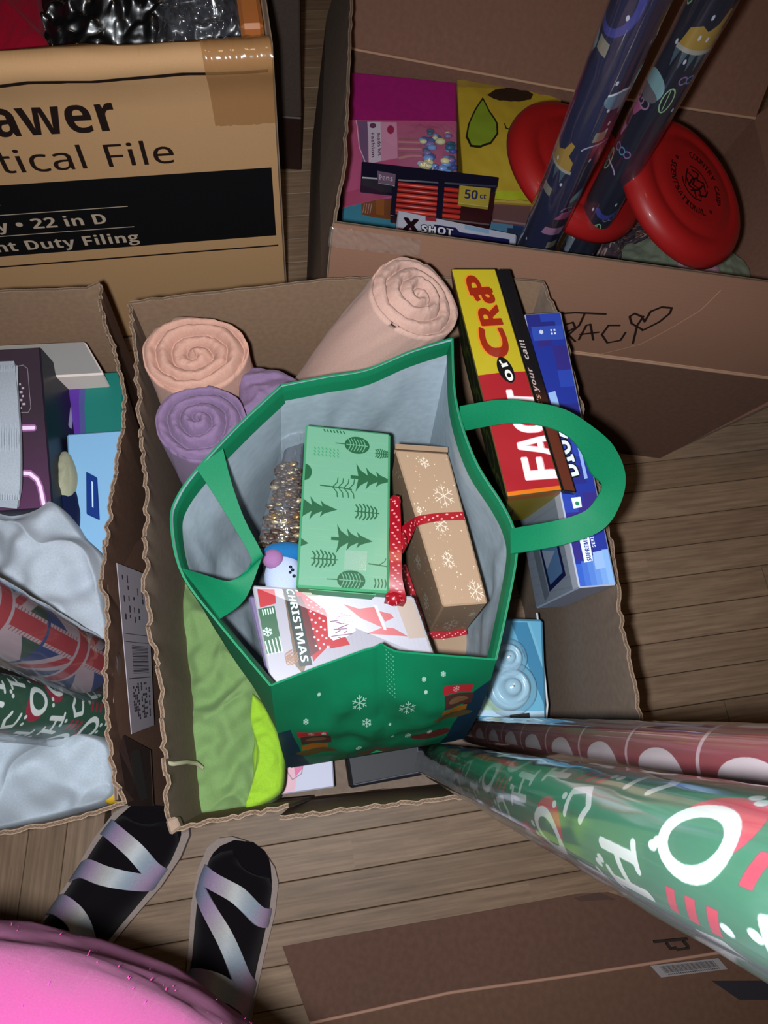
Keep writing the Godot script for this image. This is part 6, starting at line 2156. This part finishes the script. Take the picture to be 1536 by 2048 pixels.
func hoho_cv(bg: Color, seed_: int, wv: float) -> StandardMaterial3D:
	var cv = Cv.new(400, 2000, bg, 2.0)
	var w = Color(wv, wv * 1.02, wv)
	var red = Color(0.48, 0.03, 0.12)
	var g = RandomNumberGenerator.new()
	g.seed = seed_
	for r in 19:
		var y = 50 + r * 105.0
		for c in 5:
			var x = c * 100.0 + (r % 2) * 50 - 10
			var k = (r * 2 + c) % 3
			var tilt = g.randf_range(-0.3, 0.3)
			if k == 0:
				# a fat letter O on a red shadow
				cv.ell(x + 17, y + 22, 31, 44, red, tilt)
				cv.ell(x, y + 8, 33, 46, w, tilt)
				cv.ell(x, y + 8, 19, 31, bg, tilt)
			elif k == 1:
				for d in [-1, 1]:
					cv.path([Vector2(x + d * 19, y - 34), Vector2(x + d * 17, y + 31)], 12, w)
				cv.path([Vector2(x - 17, y), Vector2(x + 17, y - 5)], 11, w)
				cv.path([Vector2(x - 30, y - 34), Vector2(x - 8, y - 36)], 10, w)
				cv.path([Vector2(x + 8, y + 33), Vector2(x + 30, y + 30)], 10, w)
			else:
				cv.path([Vector2(x - 15, y - 27), Vector2(x + 13, y - 24), Vector2(x + 20, y + 14), Vector2(x, y + 32), Vector2(x - 17, y + 18)], 11, w)
				for d in 3:
					cv.poly([Vector2(x + 30, y - 44 + d * 26), Vector2(x + 56, y - 30 + d * 26), Vector2(x + 56, y - 17 + d * 26), Vector2(x + 30, y - 31 + d * 26)], red)
			for j in 2:
				cv.ell(x + 46 + g.randf_range(-12, 12), y + 50 + g.randf_range(-20, 20), 5, 7, w)
	return pic(cv, 0.32, {"coat": 0.35})


func navy_cv(kind: int) -> StandardMaterial3D:
	var cv = Cv.new(400, 1500, Color(0.03, 0.055, 0.23) if kind == 0 else Color(0.025, 0.035, 0.13), 2.0)
	var g = RandomNumberGenerator.new()
	g.seed = 31 + kind
	for r in 7:
		var y = 60 + r * 210.0
		for c in 2:
			var x = 60 + c * 200 + (r % 2) * 90
			var k = (r + c * 2 + kind) % 4
			if k == 0:
				cv.arc(x, y, 62, 74, 2.2, 5.4, 17, Color(0.20, 0.22, 0.52))
				cv.arc(x + 90, y + 60, 44, 20, 0.2, 2.9, 5, Color(0.66, 0.60, 0.72))
			elif k == 1:
				# a hat and moustache doodle
				cv.ell(x, y, 40, 26, Color(0.34, 0.46, 0.54))
				cv.poly([Vector2(x - 42, y - 50), Vector2(x - 14, y - 46), Vector2(x - 6, y + 10), Vector2(x - 30, y + 60), Vector2(x - 44, y + 30)], Color(0.50, 0.54, 0.58))
				cv.path([Vector2(x - 30, y + 16), Vector2(x, y + 24), Vector2(x + 34, y + 14)], 6, Color(0.80, 0.84, 0.88))
			elif k == 2:
				cv.poly([Vector2(x - 60, y - 10), Vector2(x + 60, y - 10), Vector2(x + 50, y + 28), Vector2(x + 20, y + 40), Vector2(x, y + 30), Vector2(x - 20, y + 44), Vector2(x - 32, y + 74), Vector2(x - 46, y + 70), Vector2(x - 40, y + 34), Vector2(x - 58, y + 20)], Color(0.62, 0.50, 0.20))
				cv.rect(x - 64, y - 20, 128, 10, Color(0.62, 0.60, 0.56))
				for j in 5:
					cv.poly([Vector2(x - 50 + j * 24, y - 20), Vector2(x - 42 + j * 24, y - 60), Vector2(x - 32 + j * 24, y - 20)], Color(0.26, 0.34, 0.38))
			else:
				# a cake slice with a frosting top and a bowl below
				cv.poly([Vector2(x - 10, y - 60), Vector2(x + 62, y - 50), Vector2(x + 54, y - 20), Vector2(x - 18, y - 28)], Color(0.64, 0.46, 0.60))
				cv.poly([Vector2(x - 18, y - 28), Vector2(x + 54, y - 20), Vector2(x + 40, y + 16), Vector2(x - 24, y + 8)], Color(0.14, 0.08, 0.16))
				cv.poly([Vector2(x - 24, y + 8), Vector2(x + 40, y + 16), Vector2(x + 20, y + 44), Vector2(x - 44, y + 40)], Color(0.62, 0.30, 0.46))
				for j in 3:
					cv.arc(x - 40 + j * 24, y + 50, 18, 12, 0, 5.5, 5, Color(0.60, 0.44, 0.56))
				cv.ell(x - 34, y + 92, 46, 34, Color(0.46, 0.60, 0.62))
				cv.ell(x - 30, y + 72, 42, 16, Color(0.36, 0.34, 0.36))
			var dx = x + 100
			if kind == 1:
				cv.arc(dx, y + 80, 16, 30, 0, 6.2, 4, Color(0.55, 0.72, 0.52))
				cv.line(Vector2(dx, y + 55), Vector2(dx + 4, y + 105), 3, Color(0.55, 0.72, 0.52))
				for j in 3:
					cv.arc(dx - 60 + j * 22, y + 130, 11, 9, 0, 6, 4, [Color(0.50, 0.38, 0.56), Color(0.34, 0.50, 0.66)][j % 2])
			else:
				cv.rect(dx - 20, y + 90, 36, 30, Color(0.52, 0.50, 0.44))
			for j in 3:
				cv.ell(g.randf() * 400, y + g.randf_range(0, 200), 4, 6, Color(0.74, 0.76, 0.80))
	return pic(cv, 0.35, {"coat": 0.3})


func rolls() -> void:
	# navy rolls standing in the back box
	var a = Q(1072, 495, 1.0)
	var b = Q(1280, 0, 0.61)
	var d = (b - a).normalized()
	a -= d * 0.24
	gift_roll("wrapping_roll", "navy blue wrapping paper roll with a yellow doodle, left of the standing navy pair", "navy wrapping rolls", a, a + d * 0.74, 0.0222, navy_cv(0), Vector3(1, 0, 0.3))
	a = Q(1152, 508, 1.05)
	b = Q(1424, 0, 0.69)
	d = (b - a).normalized()
	a -= d * 0.20
	gift_roll("wrapping_roll", "dark navy wrapping paper roll with pink cake doodle, right of the standing navy pair", "navy wrapping rolls", a, a + d * 0.74, 0.0205, navy_cv(1), Vector3(1, 0, 0.9))
	# green and red rolls standing in the middle box, near the lens
	var green = hoho_cv(Color(0.005, 0.25, 0.145), 5, 0.55)
	a = Q(870, 1522, 0.98)
	b = Q(1540, 1752, 0.19)
	d = (b - a).normalized()
	a -= d * 0.06
	gift_roll("wrapping_roll", "green wrapping paper roll with white letters leaning towards the lens at the lower right", "christmas wrapping rolls", a, b + d * 0.075, 0.0195, green, Vector3(0.2, 0, 1))
	var rc = Cv.new(400, 1500, Color(0.38, 0.035, 0.085), 2.0)
	for r in 9:
		for c in 5:
			var x = 10 + c * 100.0
			var y = 60 + r * 165.0
			rc.ell(x, y + 82, 44, 52, Color(0.58, 0.52, 0.53))
			rc.rect(x - 50, y + 20, 50, 124, Color(0.38, 0.035, 0.085))
			rc.line(Vector2(x - 60, y), Vector2(x + 60, y), 7, Color(0.55, 0.44, 0.46))
	var redm = pic(rc, 0.32, {"coat": 0.35})
	a = Q(958, 1462, 1.0)
	b = Q(1560, 1540, 0.30)
	d = (b - a).normalized()
	a -= d * 0.06
	gift_roll("wrapping_roll", "red wrapping paper roll with white half moons behind the large green roll", "christmas wrapping rolls", a, b + d * 0.03, 0.0165, redm, Vector3(1, 0, -0.6))
	# rolls lying over the left box
	var sw = Cv.new(400, 1200, Color(0.36, 0.22, 0.17), 2.0)
	var rd = Color(0.46, 0.09, 0.11)
	var wt = Color(0.50, 0.43, 0.45)
	var bl = Color(0.09, 0.14, 0.30)
	for i in 4:
		var y = i * 300.0
		var base = [bl, Color(0.10, 0.17, 0.12), Color(0.40, 0.30, 0.24), bl][i]
		sw.rect(0, y, 400, 300, base)
		for k in 2:
			var x = k * 200.0
			sw.poly([Vector2(x, y), Vector2(x + 30, y), Vector2(x + 200, y + 250), Vector2(x + 200, y + 290), Vector2(x + 170, y + 290), Vector2(x, y + 40)], wt)
			sw.poly([Vector2(x + 200, y), Vector2(x + 200, y + 40), Vector2(x + 30, y + 290), Vector2(x, y + 290), Vector2(x, y + 250), Vector2(x + 170, y)], wt)
			sw.poly([Vector2(x + 6, y + 8), Vector2(x + 200, y + 270), Vector2(x + 186, y + 284), Vector2(x, y + 26)], rd)
			sw.rect(x + 76, y, 48, 290, wt)
			sw.rect(x + 84, y, 32, 290, rd)
			for j in 24:
				sw.line(Vector2(x + 76, y + j * 12), Vector2(x + 84, y + j * 12 + 5), 3, Color(0.42, 0.20, 0.20))
				sw.line(Vector2(x + 116, y + j * 12), Vector2(x + 124, y + j * 12 + 5), 3, Color(0.42, 0.20, 0.20))
		sw.rect(0, y + 120, 400, 56, wt)
		sw.rect(0, y + 130, 400, 36, rd)
	for i in 40:
		sw.ell(rng.randf() * 400, 900 + rng.randf() * 260, 10, 8, [Color(0.56, 0.48, 0.40), Color(0.22, 0.12, 0.10)][i % 2])
	a = Q(206, 1345, 0.83)
	b = Q(-40, 1220, 0.64)
	d = (b - a).normalized()
	a += d * 0.034
	gift_roll("wrapping_roll", "wrapping paper roll with red, white and blue knit pattern in the left box", "left wrapping rolls", a, a + d * 0.5, 0.0285, pic(sw, 0.35, {"coat": 0.3}), Vector3(0.3, 1, 0))
	a = Q(208, 1437, 0.86)
	b = Q(-40, 1402, 0.71)
	d = (b - a).normalized()
	a += d * 0.008
	gift_roll("wrapping_roll", "dark green wrapping paper roll with white letters below the flag patterned roll", "left wrapping rolls", a, a + d * 0.5, 0.0270, hoho_cv(Color(0.03, 0.22, 0.13), 6, 0.72), Vector3(0.3, 1, 0))
